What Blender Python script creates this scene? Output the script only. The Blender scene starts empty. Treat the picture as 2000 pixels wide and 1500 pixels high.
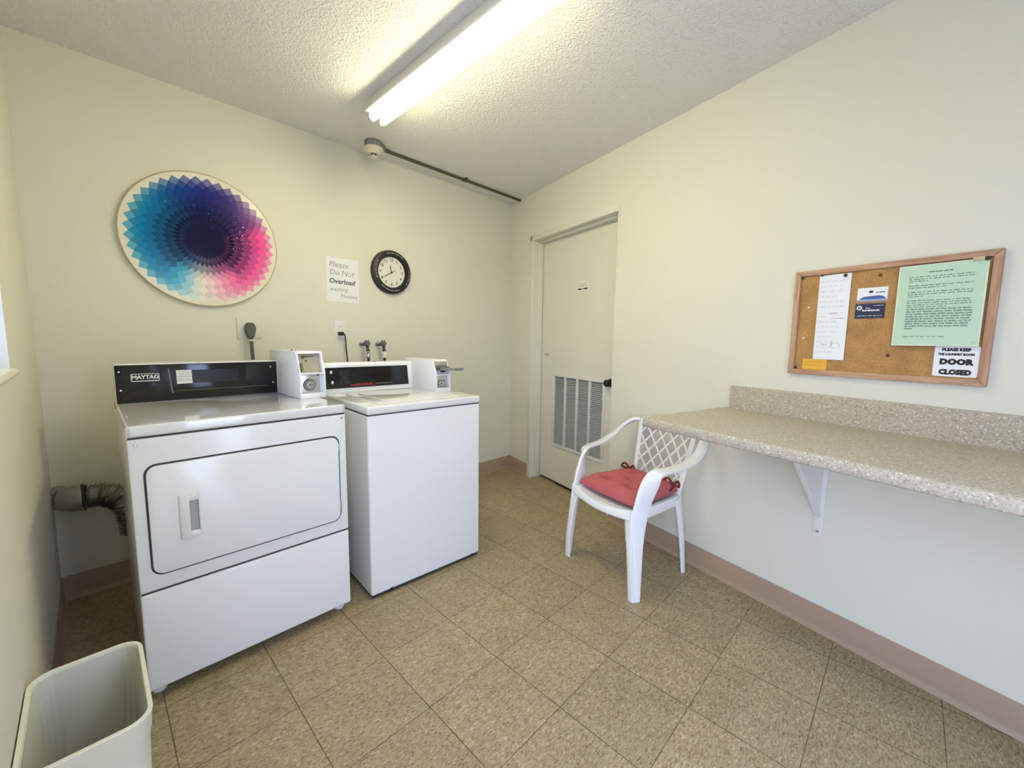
import bpy, bmesh, math, random
from mathutils import Vector, Matrix, Euler
random.seed(7)
PI = math.pi
COL = bpy.context.scene.collection

# ------------------------------------------------------------------ place
XW, YW, H, XL, WA = 2.3366, 1.0269, 2.4185, -0.5594, 0.265   # back right corner, height, left wall, slant of right wall
YF = -2.35                                                    # wall behind the camera
ANG = math.atan(WA); cA, sA = math.cos(ANG), math.sin(ANG)
RW_ROT = math.atan2(-cA, -sA)
T = 0.3048

def rwall(s, d=0.0, z=0.0):
    return (XW - sA*s - cA*d, YW - cA*s + sA*d, z)

# ------------------------------------------------------------------ materials
def new_mat(name):
    m = bpy.data.materials.new(name); m.use_nodes = True
    nt = m.node_tree; b = nt.nodes['Principled BSDF']
    return m, nt, b

def N(nt, typ, **kw):
    n = nt.nodes.new(typ)
    for k, v in kw.items():
        if k.startswith('_'): setattr(n, k[1:], v)
        else: n.inputs[k.replace('__', ' ')].default_value = v
    return n

def plain(name, col, rough=0.5, metal=0.0, bump=0.0, bscale=200, var=0.0, vscale=8, spec=None, coat=0.0):
    """every material is procedural: a colour with a little noise in it, and an optional fine bump"""
    m, nt, b = new_mat(name)
    b.inputs['Roughness'].default_value = rough
    b.inputs['Metallic'].default_value = metal
    if spec is not None: b.inputs['Specular IOR Level'].default_value = spec
    if coat: b.inputs['Coat Weight'].default_value = coat; b.inputs['Coat Roughness'].default_value = 0.08
    tc = N(nt, 'ShaderNodeTexCoord')
    nz = N(nt, 'ShaderNodeTexNoise', Scale=vscale, Detail=4.0)
    nt.links.new(tc.outputs['Object'], nz.inputs['Vector'])
    mx = N(nt, 'ShaderNodeMix'); mx.data_type = 'RGBA'
    c2 = tuple(max(0, c*(1-var)) for c in col)
    mx.inputs['A'].default_value = (*col, 1); mx.inputs['B'].default_value = (*c2, 1)
    nt.links.new(nz.outputs['Fac'], mx.inputs['Factor'])
    nt.links.new(mx.outputs['Result'], b.inputs['Base Color'])
    if bump:
        n2 = N(nt, 'ShaderNodeTexNoise', Scale=bscale, Detail=3.0)
        nt.links.new(tc.outputs['Object'], n2.inputs['Vector'])
        bp = N(nt, 'ShaderNodeBump', Strength=bump, Distance=0.002)
        nt.links.new(n2.outputs['Fac'], bp.inputs['Height'])
        nt.links.new(bp.outputs['Normal'], b.inputs['Normal'])
    return m

def ramp(nt, stops, interp='LINEAR'):
    r = nt.nodes.new('ShaderNodeValToRGB'); r.color_ramp.interpolation = interp
    el = r.color_ramp.elements
    while len(el) > 1: el.remove(el[-1])
    el[0].position = stops[0][0]; el[0].color = (*stops[0][1], 1)
    for p, c in stops[1:]:
        e = el.new(p); e.color = (*c, 1)
    return r

def floor_material():
    m, nt, b = new_mat('vinyl_tile')
    L = nt.links.new
    tc = N(nt, 'ShaderNodeTexCoord')
    sep = N(nt, 'ShaderNodeSeparateXYZ'); L(tc.outputs['Object'], sep.inputs[0])
    def mth(op, a, b2=None):
        n = N(nt, 'ShaderNodeMath'); n.operation = op
        if hasattr(a, 'links'): L(a, n.inputs[0])
        else: n.inputs[0].default_value = a
        if b2 is not None:
            if hasattr(b2, 'links'): L(b2, n.inputs[1])
            else: n.inputs[1].default_value = b2
        return n.outputs[0]
    ux = mth('DIVIDE', sep.outputs['X'], T); uy = mth('DIVIDE', sep.outputs['Y'], T)
    fx = mth('FLOOR', ux); fy = mth('FLOOR', uy)
    rx = mth('ABSOLUTE', mth('SUBTRACT', mth('SUBTRACT', ux, fx), 0.5))
    ry = mth('ABSOLUTE', mth('SUBTRACT', mth('SUBTRACT', uy, fy), 0.5))
    # wobble of the seam width
    nzw = N(nt, 'ShaderNodeTexNoise', Scale=14.0); L(tc.outputs['Object'], nzw.inputs['Vector'])
    thx = mth('SUBTRACT', 0.4990, mth('MULTIPLY', nzw.outputs['Fac'], 0.0085))
    thy = mth('SUBTRACT', 0.5000, mth('MULTIPLY', nzw.outputs['Fac'], 0.0080))
    seam = mth('MAXIMUM', mth('GREATER_THAN', rx, thx), mth('GREATER_THAN', ry, thy))
    cmb = N(nt, 'ShaderNodeCombineXYZ'); L(fx, cmb.inputs[0]); L(fy, cmb.inputs[1])
    wn = N(nt, 'ShaderNodeTexWhiteNoise'); L(cmb.outputs[0], wn.inputs['Vector'])
    # flecks, shifted and turned for each tile
    off = N(nt, 'ShaderNodeVectorMath'); off.operation = 'MULTIPLY'; off.inputs[1].default_value = (7, 7, 7)
    L(wn.outputs['Color'], off.inputs[0])
    add = N(nt, 'ShaderNodeVectorMath'); add.operation = 'ADD'
    L(tc.outputs['Object'], add.inputs[0]); L(off.outputs[0], add.inputs[1])
    mp = N(nt, 'ShaderNodeMapping'); L(add.outputs[0], mp.inputs['Vector'])
    mp.inputs['Rotation'].default_value = (0, 0, 0.9); mp.inputs['Scale'].default_value = (1, 2.4, 1)
    n1 = N(nt, 'ShaderNodeTexNoise', Scale=72.0, Detail=3.0, Roughness=0.55, Distortion=0.6); L(mp.outputs[0], n1.inputs['Vector'])
    n2 = N(nt, 'ShaderNodeTexNoise', Scale=110.0, Detail=2.0, Distortion=0.4); L(mp.outputs[0], n2.inputs['Vector'])
    n3 = N(nt, 'ShaderNodeTexNoise', Scale=9.0, Detail=3.0); L(tc.outputs['Object'], n3.inputs['Vector'])
    r1 = ramp(nt, [(0.36, FL[0]), (0.46, FL[1]), (0.56, FL[1]), (0.66, FL[2])]); L(n1.outputs['Fac'], r1.inputs[0])
    r2 = ramp(nt, [(0.34, (0.55, 0.50, 0.44)), (0.40, (1, 1, 1))]); L(n2.outputs['Fac'], r2.inputs[0])
    m1 = N(nt, 'ShaderNodeMix'); m1.data_type = 'RGBA'; m1.blend_type = 'MULTIPLY'; m1.inputs['Factor'].default_value = 0.9
    L(r1.outputs[0], m1.inputs['A']); L(r2.outputs[0], m1.inputs['B'])
    r3 = ramp(nt, [(0.3, (0.90, 0.88, 0.84)), (0.7, (1.04, 1.03, 1.0))]); L(n3.outputs['Fac'], r3.inputs[0])
    m2 = N(nt, 'ShaderNodeMix'); m2.data_type = 'RGBA'; m2.blend_type = 'MULTIPLY'; m2.inputs['Factor'].default_value = 1.0
    L(m1.outputs['Result'], m2.inputs['A']); L(r3.outputs[0], m2.inputs['B'])
    r4 = ramp(nt, [(0.0, (0.93, 0.93, 0.92)), (1.0, (1.04, 1.03, 1.02))]); L(wn.outputs['Value'], r4.inputs[0])
    m3 = N(nt, 'ShaderNodeMix'); m3.data_type = 'RGBA'; m3.blend_type = 'MULTIPLY'; m3.inputs['Factor'].default_value = 1.0
    L(m2.outputs['Result'], m3.inputs['A']); L(r4.outputs[0], m3.inputs['B'])
    m4 = N(nt, 'ShaderNodeMix'); m4.data_type = 'RGBA'
    m4.inputs['B'].default_value = (0.085, 0.060, 0.030, 1)
    sf = mth('MULTIPLY', seam, 0.85); L(sf, m4.inputs['Factor'])
    L(m3.outputs['Result'], m4.inputs['A']); L(m4.outputs['Result'], b.inputs['Base Color'])
    rr = ramp(nt, [(0.3, (0.30,)*3), (0.7, (0.46,)*3)]); L(n3.outputs['Fac'], rr.inputs[0]); L(rr.outputs[0], b.inputs['Roughness'])
    b.inputs['Specular IOR Level'].default_value = 0.35
    bp = N(nt, 'ShaderNodeBump', Strength=0.25, Distance=0.001); bp.invert = True
    L(seam, bp.inputs['Height']); L(bp.outputs['Normal'], b.inputs['Normal'])
    return m
FL = [(0.255, 0.190, 0.105), (0.395, 0.318, 0.195), (0.54, 0.465, 0.330)]

def ceiling_material():
    m, nt, b = new_mat('textured_ceiling_paint'); L = nt.links.new
    tc = N(nt, 'ShaderNodeTexCoord')
    n0 = N(nt, 'ShaderNodeTexNoise', Scale=34.0, Detail=2.0); L(tc.outputs['Object'], n0.inputs['Vector'])
    mp = N(nt, 'ShaderNodeMix'); mp.data_type = 'VECTOR'; mp.inputs['Factor'].default_value = 0.05
    L(tc.outputs['Object'], mp.inputs['A']); L(n0.outputs['Color'], mp.inputs['B'])
    v = N(nt, 'ShaderNodeTexVoronoi', Scale=95.0); v.feature = 'SMOOTH_F1'; L(mp.outputs['Result'], v.inputs['Vector'])
    n1 = N(nt, 'ShaderNodeTexNoise', Scale=140.0, Detail=3.0, Distortion=1.2); L(tc.outputs['Object'], n1.inputs['Vector'])
    ad = N(nt, 'ShaderNodeMath'); ad.operation = 'MULTIPLY_ADD'; ad.inputs[1].default_value = 0.9
    L(n1.outputs['Fac'], ad.inputs[0]); L(v.outputs['Distance'], ad.inputs[2])
    bp = N(nt, 'ShaderNodeBump', Strength=0.9, Distance=0.0058)
    L(ad.outputs[0], bp.inputs['Height']); L(bp.outputs['Normal'], b.inputs['Normal'])
    b.inputs['Base Color'].default_value = (0.90, 0.885, 0.85, 1); b.inputs['Roughness'].default_value = 0.8
    b.inputs['Specular IOR Level'].default_value = 0.2
    return m

def laminate_material():
    m, nt, b = new_mat('speckled_laminate'); L = nt.links.new
    tc = N(nt, 'ShaderNodeTexCoord')
    v1 = N(nt, 'ShaderNodeTexVoronoi', Scale=240.0); L(tc.outputs['Object'], v1.inputs['Vector'])
    v2 = N(nt, 'ShaderNodeTexNoise', Scale=120.0, Detail=4.0, Roughness=0.7); L(tc.outputs['Object'], v2.inputs['Vector'])
    wn = N(nt, 'ShaderNodeTexWhiteNoise'); L(v1.outputs['Color'], wn.inputs['Vector'])
    r1 = ramp(nt, [(0.0, (0.36, 0.31, 0.23)), (0.08, (0.46, 0.405, 0.31)), (0.45, (0.51, 0.455, 0.355)), (0.85, (0.56, 0.51, 0.415)), (0.95, (0.70, 0.66, 0.58))], 'CONSTANT')
    L(wn.outputs['Value'], r1.inputs[0])
    r2 = ramp(nt, [(0.35, (0.90, 0.89, 0.87)), (0.65, (1.05, 1.04, 1.03))]); L(v2.outputs['Fac'], r2.inputs[0])
    mx = N(nt, 'ShaderNodeMix'); mx.data_type = 'RGBA'; mx.blend_type = 'MULTIPLY'; mx.inputs['Factor'].default_value = 1.0
    L(r1.outputs[0], mx.inputs['A']); L(r2.outputs[0], mx.inputs['B']); L(mx.outputs['Result'], b.inputs['Base Color'])
    b.inputs['Roughness'].default_value = 0.42; b.inputs['Specular IOR Level'].default_value = 0.35
    return m

def cork_material():
    m, nt, b = new_mat('cork'); L = nt.links.new
    tc = N(nt, 'ShaderNodeTexCoord')
    n1 = N(nt, 'ShaderNodeTexNoise', Scale=190.0, Detail=5.0, Roughness=0.75); L(tc.outputs['Object'], n1.inputs['Vector'])
    n2 = N(nt, 'ShaderNodeTexNoise', Scale=18.0, Detail=4.0); L(tc.outputs['Object'], n2.inputs['Vector'])
    r1 = ramp(nt, [(0.30, (0.21, 0.105, 0.032)), (0.45, (0.42, 0.225, 0.075)), (0.7, (0.52, 0.30, 0.115))]); L(n1.outputs['Fac'], r1.inputs[0])
    r2 = ramp(nt, [(0.35, (0.86, 0.85, 0.83)), (0.65, (1.08, 1.07, 1.05))]); L(n2.outputs['Fac'], r2.inputs[0])
    mx = N(nt, 'ShaderNodeMix'); mx.data_type = 'RGBA'; mx.blend_type = 'MULTIPLY'; mx.inputs['Factor'].default_value = 1.0
    L(r1.outputs[0], mx.inputs['A']); L(r2.outputs[0], mx.inputs['B']); L(mx.outputs['Result'], b.inputs['Base Color'])
    b.inputs['Roughness'].default_value = 0.9
    return m

def oak_material(name, scale):
    m, nt, b = new_mat(name); L = nt.links.new
    tc = N(nt, 'ShaderNodeTexCoord')
    mp = N(nt, 'ShaderNodeMapping'); mp.inputs['Scale'].default_value = scale; L(tc.outputs['Object'], mp.inputs['Vector'])
    n1 = N(nt, 'ShaderNodeTexNoise', Scale=6.0, Detail=6.0, Roughness=0.6, Distortion=0.8); L(mp.outputs[0], n1.inputs['Vector'])
    r1 = ramp(nt, [(0.35, (0.36, 0.185, 0.105)), (0.5, (0.50, 0.285, 0.175)), (0.68, (0.60, 0.37, 0.24))]); L(n1.outputs['Fac'], r1.inputs[0])
    L(r1.outputs[0], b.inputs['Base Color']); b.inputs['Roughness'].default_value = 0.45
    return m

def emit_mat(name, col, strength):
    m, nt, b = new_mat(name)
    b.inputs['Base Color'].default_value = (*col, 1)
    b.inputs['Emission Color'].default_value = (*col, 1); b.inputs['Emission Strength'].default_value = strength
    return m

def vcol_mat(name, rough=0.4):
    m, nt, b = new_mat(name)
    a = N(nt, 'ShaderNodeVertexColor'); a.layer_name = 'print'
    nt.links.new(a.outputs['Color'], b.inputs['Base Color']); b.inputs['Roughness'].default_value = rough; b.inputs['Specular IOR Level'].default_value = 0.22
    return m

TUBE_W = 34.0
SKY_W = 7.8
M = dict(
    wall=plain('cream_wall_paint', (0.755, 0.733, 0.612), 0.55, bump=0.12, bscale=90, var=0.02, spec=0.3),
    ceil=ceiling_material(), floor=floor_material(), lam=laminate_material(), cork=cork_material(),
    door=plain('door_paint', (0.75, 0.73, 0.62), 0.42, bump=0.05, bscale=60, var=0.02, spec=0.35),
    base=plain('tan_vinyl_base', (0.40, 0.29, 0.195), 0.45, var=0.08, vscale=5),
    enamel=plain('white_enamel', (0.88, 0.88, 0.87), 0.16, var=0.015, vscale=3, spec=0.5),
    enamel_lid=plain('white_enamel_lid', (0.82, 0.82, 0.80), 0.05, var=0.02, vscale=5, spec=0.9, coat=0.6),
    meter=plain('white_meter_paint', (0.86, 0.87, 0.88), 0.22, var=0.01),
    gasket=plain('dark_grey_gap', (0.045, 0.042, 0.038), 0.7),
    black=plain('black_gloss', (0.006, 0.006, 0.007), 0.10, spec=0.5),
    blackrec=plain('black_window', (0.003, 0.003, 0.003), 0.25, spec=0.3),
    blackmat=plain('black_plastic', (0.012, 0.012, 0.012), 0.45),
    bar=plain('dark_silver_strip', (0.10, 0.10, 0.10), 0.35, metal=0.5),
    white_ink=plain('white_print', (0.80, 0.80, 0.80), 0.5),
    grey_ink=plain('grey_print', (0.10, 0.10, 0.10), 0.5),
    red_ink=plain('red_print', (0.30, 0.012, 0.012), 0.4),
    sticker=plain('white_sticker', (0.82, 0.82, 0.82), 0.6),
    chrome=plain('brushed_steel', (0.62, 0.62, 0.60), 0.28, metal=1.0, var=0.1),
    zinc=plain('grey_galvanised_steel', (0.27, 0.28, 0.27), 0.5, metal=0.35, var=0.2, vscale=20),
    conduit=plain('tarnished_conduit', (0.13, 0.115, 0.085), 0.45, metal=0.5, var=0.2),
    beige=plain('aged_beige_steel', (0.42, 0.39, 0.29), 0.5, var=0.15, vscale=25),
    brownmark=plain('worn_brown_label', (0.16, 0.115, 0.06), 0.6, var=0.3, vscale=60),
    handle=plain('white_handle_plastic', (0.85, 0.85, 0.83), 0.3),
    pocket_shade=plain('grey_pocket_shade', (0.42, 0.42, 0.43), 0.45),  # grey stands in for the shade inside the handle recess
    plug=plain('grey_rubber', (0.105, 0.11, 0.095), 0.6, var=0.1),
    cordb=plain('black_rubber', (0.012, 0.012, 0.012), 0.5),
    plate=plain('ivory_plate', (0.80, 0.79, 0.73), 0.4),
    slot=plain('dark_slot', (0.04, 0.04, 0.04), 0.6),
    valve=plain('dark_grey_valve', (0.085, 0.09, 0.095), 0.45, metal=0.3, var=0.3, vscale=60),
    paper=plain('white_paper', (0.86, 0.86, 0.85), 0.85, var=0.01),
    pencil=plain('grey_pencil', (0.40, 0.40, 0.42), 0.8),
    pencil_dark=plain('dark_pencil', (0.16, 0.16, 0.17), 0.8),
    green=plain('mint_green_paper', (0.52, 0.70, 0.50), 0.5, var=0.02),
    lamin=plain('clear_laminate_edge', (0.72, 0.76, 0.58), 0.25),
    green_ink=plain('grey_green_ink', (0.20, 0.30, 0.22), 0.8),
    blue_ink=plain('pale_blue_ink', (0.48, 0.50, 0.68), 0.8),
    redpen=plain('red_pen', (0.55, 0.13, 0.16), 0.8),
    black_ink=plain('black_ink', (0.012, 0.012, 0.012), 0.7),
    navy=plain('navy_card', (0.012, 0.018, 0.055), 0.35),
    blueart=plain('card_blue', (0.05, 0.13, 0.36), 0.4),
    greyart=plain('card_grey', (0.30, 0.28, 0.34), 0.4),
    yellow=plain('amber_note', (0.80, 0.43, 0.045), 0.7, var=0.03),
    yellow2=plain('amber_note_ink', (0.55, 0.26, 0.03), 0.7),
    pin_dark=plain('dark_pin', (0.03, 0.02, 0.015), 0.4),
    pin_brown=plain('brown_pin', (0.12, 0.045, 0.02), 0.4),
    pin_light=plain('pale_wood_pin', (0.80, 0.62, 0.42), 0.4),
    oak_h=oak_material('oak_rail', (1.2, 12, 12)), oak_v=oak_material('oak_stile', (12, 12, 1.2)),
    resin=plain('white_resin', (0.86, 0.86, 0.845), 0.28, var=0.02, vscale=6),
    cushion=plain('rose_red_cloth', (0.54, 0.125, 0.13), 0.85, bump=0.35, bscale=500, var=0.22, vscale=18),
    cushion_d=plain('dark_red_tie', (0.17, 0.018, 0.022), 0.8, var=0.2, vscale=40),
    bracket=plain('white_bracket_paint', (0.80, 0.80, 0.77), 0.4),
    foil=plain('aluminium_foil', (0.60, 0.59, 0.55), 0.25, metal=0.95, var=0.3, vscale=40),
    tape=plain('grey_duct_tape', (0.42, 0.41, 0.36), 0.4, metal=0.5, var=0.3, vscale=60),
    grille=plain('grille_paint', (0.72, 0.715, 0.67), 0.4),
    louvre=plain('grey_louvre', (0.50, 0.51, 0.49), 0.5, var=0.2, vscale=70),
    knob=plain('dark_bronze', (0.03, 0.028, 0.025), 0.25, metal=0.6),
    bin=plain('ivory_plastic', (0.85, 0.83, 0.70), 0.35, var=0.03, vscale=6),
    fixture=plain('fixture_white_paint', (0.78, 0.77, 0.70), 0.4),
    tube=emit_mat('fluorescent_glow', (1.0, 0.93, 0.60), TUBE_W),
    detector=plain('cream_detector_plastic', (0.74, 0.68, 0.52), 0.45, var=0.05, vscale=20),
    sash=plain('window_white', (0.85, 0.85, 0.85), 0.4),
    art=vcol_mat('art_print', 0.18), artedge=plain('art_gold_edge', (0.52, 0.42, 0.25), 0.4),
    ground=plain('pale_concrete_ground', (0.50, 0.50, 0.48), 0.9, var=0.1),
    clockface=plain('clock_face', (0.80, 0.77, 0.68), 0.5),
)
def liner_mat():
    m, nt, b = new_mat('translucent_bin_liner')
    tc = N(nt, 'ShaderNodeTexCoord'); nz = N(nt, 'ShaderNodeTexNoise', Scale=25.0, Detail=4.0)
    nt.links.new(tc.outputs['Object'], nz.inputs['Vector'])
    bp = N(nt, 'ShaderNodeBump', Strength=0.6, Distance=0.006); nt.links.new(nz.outputs['Fac'], bp.inputs['Height'])
    nt.links.new(bp.outputs['Normal'], b.inputs['Normal'])
    b.inputs['Base Color'].default_value = (0.84, 0.84, 0.76, 1); b.inputs['Roughness'].default_value = 0.3
    b.inputs['Alpha'].default_value = 0.55
    return m
M['liner'] = liner_mat()
def glass_mat():
    m, nt, b = new_mat('window_glass')
    for n in list(nt.nodes):
        if n.type == 'BSDF_PRINCIPLED': nt.nodes.remove(n)
    out = [n for n in nt.nodes if n.type == 'OUTPUT_MATERIAL'][0]
    tr = N(nt, 'ShaderNodeBsdfTransparent'); gl = N(nt, 'ShaderNodeBsdfGlossy', Roughness=0.02)
    fr = N(nt, 'ShaderNodeFresnel', IOR=1.45); mx = nt.nodes.new('ShaderNodeMixShader')
    nt.links.new(fr.outputs[0], mx.inputs[0]); nt.links.new(tr.outputs[0], mx.inputs[1]); nt.links.new(gl.outputs[0], mx.inputs[2])
    nt.links.new(mx.outputs[0], out.inputs['Surface'])
    return m
M['glass'] = glass_mat()

# ------------------------------------------------------------------ mesh helpers
class MB:
    def __init__(s): s.bm = bmesh.new()
    def box(s, x0, x1, y0, y1, z0, z1, bev=0.0, seg=2, mat=None):
        b = bmesh.new(); bmesh.ops.create_cube(b, size=1)
        for v in b.verts:
            v.co = Vector(((x0+x1)/2 + v.co.x*(x1-x0), (y0+y1)/2 + v.co.y*(y1-y0), (z0+z1)/2 + v.co.z*(z1-z0)))
        if bev: bmesh.ops.bevel(b, geom=list(b.edges), offset=bev, segments=seg, affect='EDGES', profile=0.5)
        s._merge(b, mat); return s
    def prism(s, poly, axis, a, b2, bev=0.0, seg=2, mat=None):
        """poly: 2D points; axis x: (y,z); y: (x,z); z: (x,y)"""
        b = bmesh.new()
        def P(p, t):
            return {'x': (t, p[0], p[1]), 'y': (p[0], t, p[1]), 'z': (p[0], p[1], t)}[axis]
        v0 = [b.verts.new(P(p, a)) for p in poly]; v1 = [b.verts.new(P(p, b2)) for p in poly]
        b.faces.new(v0); b.faces.new(v1[::-1])
        n = len(poly)
        for i in range(n): b.faces.new((v0[i], v1[i], v1[(i+1) % n], v0[(i+1) % n]))
        bmesh.ops.recalc_face_normals(b, faces=b.faces)
        if bev: bmesh.ops.bevel(b, geom=list(b.edges), offset=bev, segments=seg, affect='EDGES', profile=0.5)
        s._merge(b, mat); return s
    def lathe(s, prof, n=32, mat=None):
        """prof: (r, z) about local z; mat places it"""
        b = bmesh.new(); rings = []
        for r, z in prof:
            if r < 1e-6: rings.append([b.verts.new((0, 0, z))])
            else: rings.append([b.verts.new((r*math.cos(2*PI*i/n), r*math.sin(2*PI*i/n), z)) for i in range(n)])
        for A, B in zip(rings, rings[1:]):
            for i in range(n):
                j = (i+1) % n
                if len(A) == 1 and len(B) == 1: continue
                if len(A) == 1: b.faces.new((A[0], B[i], B[j]))
                elif len(B) == 1: b.faces.new((A[i], A[j], B[0]))
                else: b.faces.new((A[i], A[j], B[j], B[i]))
        for R in (rings[0], rings[-1]):
            if len(R) > 1: b.faces.new(R)
        bmesh.ops.recalc_face_normals(b, faces=b.faces)
        s._merge(b, mat); return s
    def tube(s, pts, r, n=10, mat=None, smooth=True, sub=6):
        if smooth and len(pts) > 2: pts = catmull(pts, sub)
        k = len(pts); rs = r if hasattr(r, '__len__') else [r]*k
        if len(rs) != k: rs = [rs[min(len(rs)-1, int(i*len(rs)/k))] for i in range(k)]
        return s.sweep(pts, [(q, q) for q in rs], n=n, mat=mat, exp=2.0)
    def sweep(s, pts, sizes, up=None, n=12, mat=None, exp=4.0):
        """sweep a superellipse section (half width a across, half thickness b) along pts; up[i] = thickness direction"""
        b = bmesh.new(); P = [Vector(p) for p in pts]; k = len(P); rings = []
        u = None
        for i in range(k):
            t = (P[min(i+1, k-1)] - P[max(i-1, 0)]).normalized()
            if up is not None: u0 = Vector(up[i] if hasattr(up[0], '__len__') else up)
            elif u is None: u0 = Vector((0, 0, 1)) if abs(t.z) < 0.9 else Vector((0, 1, 0))
            else: u0 = u
            u = (u0 - t*u0.dot(t)).normalized(); w = t.cross(u)
            a, c = sizes[i]; ring = []
            for j in range(n):
                th = 2*PI*j/n; cs, sn = math.cos(th), math.sin(th)
                x = math.copysign(abs(cs)**(2/exp), cs)*a; y = math.copysign(abs(sn)**(2/exp), sn)*c
                ring.append(b.verts.new(P[i] + w*x + u*y))
            rings.append(ring)
        for A, B in zip(rings, rings[1:]):
            for j in range(n): b.faces.new((A[j], A[(j+1) % n], B[(j+1) % n], B[j]))
        b.faces.new(rings[0][::-1]); b.faces.new(rings[-1])
        bmesh.ops.recalc_face_normals(b, faces=b.faces)
        s._merge(b, mat); return s
    def quad(s, pts, mat=None):
        b = bmesh.new(); b.faces.new([b.verts.new(p) for p in pts]); s._merge(b, mat); return s
    def _merge(s, b, mat):
        if mat is not None: bmesh.ops.transform(b, matrix=mat, verts=b.verts)
        me = bpy.data.meshes.new('t'); b.to_mesh(me); b.free(); s.bm.from_mesh(me); bpy.data.meshes.remove(me)
    def build(s, name, mat, parent=None, smooth=True, ang=35, loc=(0, 0, 0), rot=(0, 0, 0)):
        me = bpy.data.meshes.new(name); s.bm.to_mesh(me); s.bm.free()
        if smooth:
            for p in me.polygons: p.use_smooth = True
            me.set_sharp_from_angle(angle=math.radians(ang))
        me.materials.append(mat)
        o = bpy.data.objects.new(name, me); COL.objects.link(o); o.parent = parent
        o.location = loc; o.rotation_euler = rot
        return o

def catmull(pts, sub=6):
    P = [Vector(p) for p in pts]; P = [2*P[0]-P[1]] + P + [2*P[-1]-P[-2]]; out = []
    for i in range(1, len(P)-2):
        for k in range(sub):
            t = k/sub; a, b, c, d = P[i-1], P[i], P[i+1], P[i+2]
            out.append(0.5*((2*b) + (c-a)*t + (2*a-5*b+4*c-d)*t*t + (3*b-a-3*c+d)*t**3))
    out.append(P[-2]); return out
def lerp_list(vals, sub):
    out = []
    for i in range(len(vals)-1):
        for k in range(sub):
            t = k/sub; out.append(tuple(a+(b-a)*t for a, b in zip(vals[i], vals[i+1])))
    out.append(vals[-1]); return out

def rrect(x0, x1, y0, y1, r, n=6):
    o = []
    for cx, cy, a0 in ((x1-r, y1-r, 0), (x0+r, y1-r, 90), (x0+r, y0+r, 180), (x1-r, y0+r, 270)):
        for k in range(n+1):
            a = math.radians(a0 + 90*k/n); o.append((cx+r*math.cos(a), cy+r*math.sin(a)))
    return o

def empty(name, loc, rz=0.0, label=None, cat=None, group=None, kind=None):
    o = bpy.data.objects.new(name, None); COL.objects.link(o); o.location = loc; o.rotation_euler = (0, 0, rz)
    o.empty_display_size = 0.05
    tag(o, label, cat, group, kind); return o
def tag(o, label=None, cat=None, group=None, kind=None):
    if label: o['label'] = label
    if cat: o['category'] = cat
    if group: o['group'] = group
    if kind: o['kind'] = kind
    return o
def structure(o, label=None, cat=None): return tag(o, label, cat, kind='structure')
def at_right(name, s, d, z, **k): return empty(name, rwall(s, d, z), RW_ROT, **k)

def text_mesh(txt, size, ext=0.0003, bold=0.0, align='CENTER', shear=0.0, sx=1.0, spacing=1.0):
    """text lying in XZ, facing -Y, as a bmesh"""
    c = bpy.data.curves.new('txt', 'FONT'); c.body = txt; c.size = size; c.extrude = ext; c.offset = bold
    c.align_x = align; c.align_y = 'CENTER'; c.shear = shear; c.space_character = spacing; c.resolution_u = 2
    o = bpy.data.objects.new('txt', c); COL.objects.link(o)
    dg = bpy.context.evaluated_depsgraph_get(); me = bpy.data.meshes.new_from_object(o.evaluated_get(dg))
    b = bmesh.new(); b.from_mesh(me); bpy.data.meshes.remove(me)
    bpy.data.objects.remove(o); bpy.data.curves.remove(c)
    bmesh.ops.transform(b, matrix=Matrix.Rotation(PI/2, 4, 'X') @ Matrix.Diagonal((sx, 1, 1, 1)), verts=b.verts)
    return b
def add_text(mb, txt, size, x, y, z, **k):
    roll = k.pop('roll', 0.0)
    b = text_mesh(txt, size, **k)
    mb._merge(b, Matrix.Translation((x, y, z)) @ Matrix.Rotation(roll, 4, 'Y'))
def words(mb, x0, x1, z, h, y, rnd, fill=0.78, gap=None, th=0.0002):
    """one line of writing too small to read: short strokes grouped as words"""
    gap = gap or h*0.9; x = x0
    while x < x1 - h:
        w = min(rnd.uniform(1.2, 5.0)*h, x1-x)
        n = max(1, int(w/(h*0.62)))
        for i in range(n):
            xa = x + i*w/n; hh = h*rnd.uniform(0.55, 1.0)
            mb.box(xa, xa + w/n*fill, y-th, y, z-h/2, z-h/2+hh)
        x += w + gap

def sheet(x0, x1, z0, z1, y, th=0.0006, bend=0.0, nx=8, nz=10, curl=0.0):
    """a sheet of paper with a slight bow; front at y"""
    b = bmesh.new(); F = []; 
    for side in (0, 1):
        g = []
        for i in range(nx+1):
            row = []
            for j in range(nz+1):
                u, v = i/nx, j/nz
                off = -bend*math.sin(PI*u)*0.5 - curl*(u**3)*(1-v)
                row.append(b.verts.new((x0+(x1-x0)*u, y+off+(0 if side == 0 else th), z0+(z1-z0)*v)))
            g.append(row)
        F.append(g)
    for side in (0, 1):
        g = F[side]
        for i in range(nx):
            for j in range(nz):
                q = (g[i][j], g[i+1][j], g[i+1][j+1], g[i][j+1]); b.faces.new(q if side == 0 else q[::-1])
    A, B = F
    rim = [(i, 0) for i in range(nx)] + [(nx, j) for j in range(nz)] + [(i, nz) for i in range(nx, 0, -1)] + [(0, j) for j in range(nz, 0, -1)]
    for k in range(len(rim)):
        i, j = rim[k]; i2, j2 = rim[(k+1) % len(rim)]
        b.faces.new((A[i2][j2], A[i][j], B[i][j], B[i2][j2]))
    bmesh.ops.recalc_face_normals(b, faces=b.faces)
    return b

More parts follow.
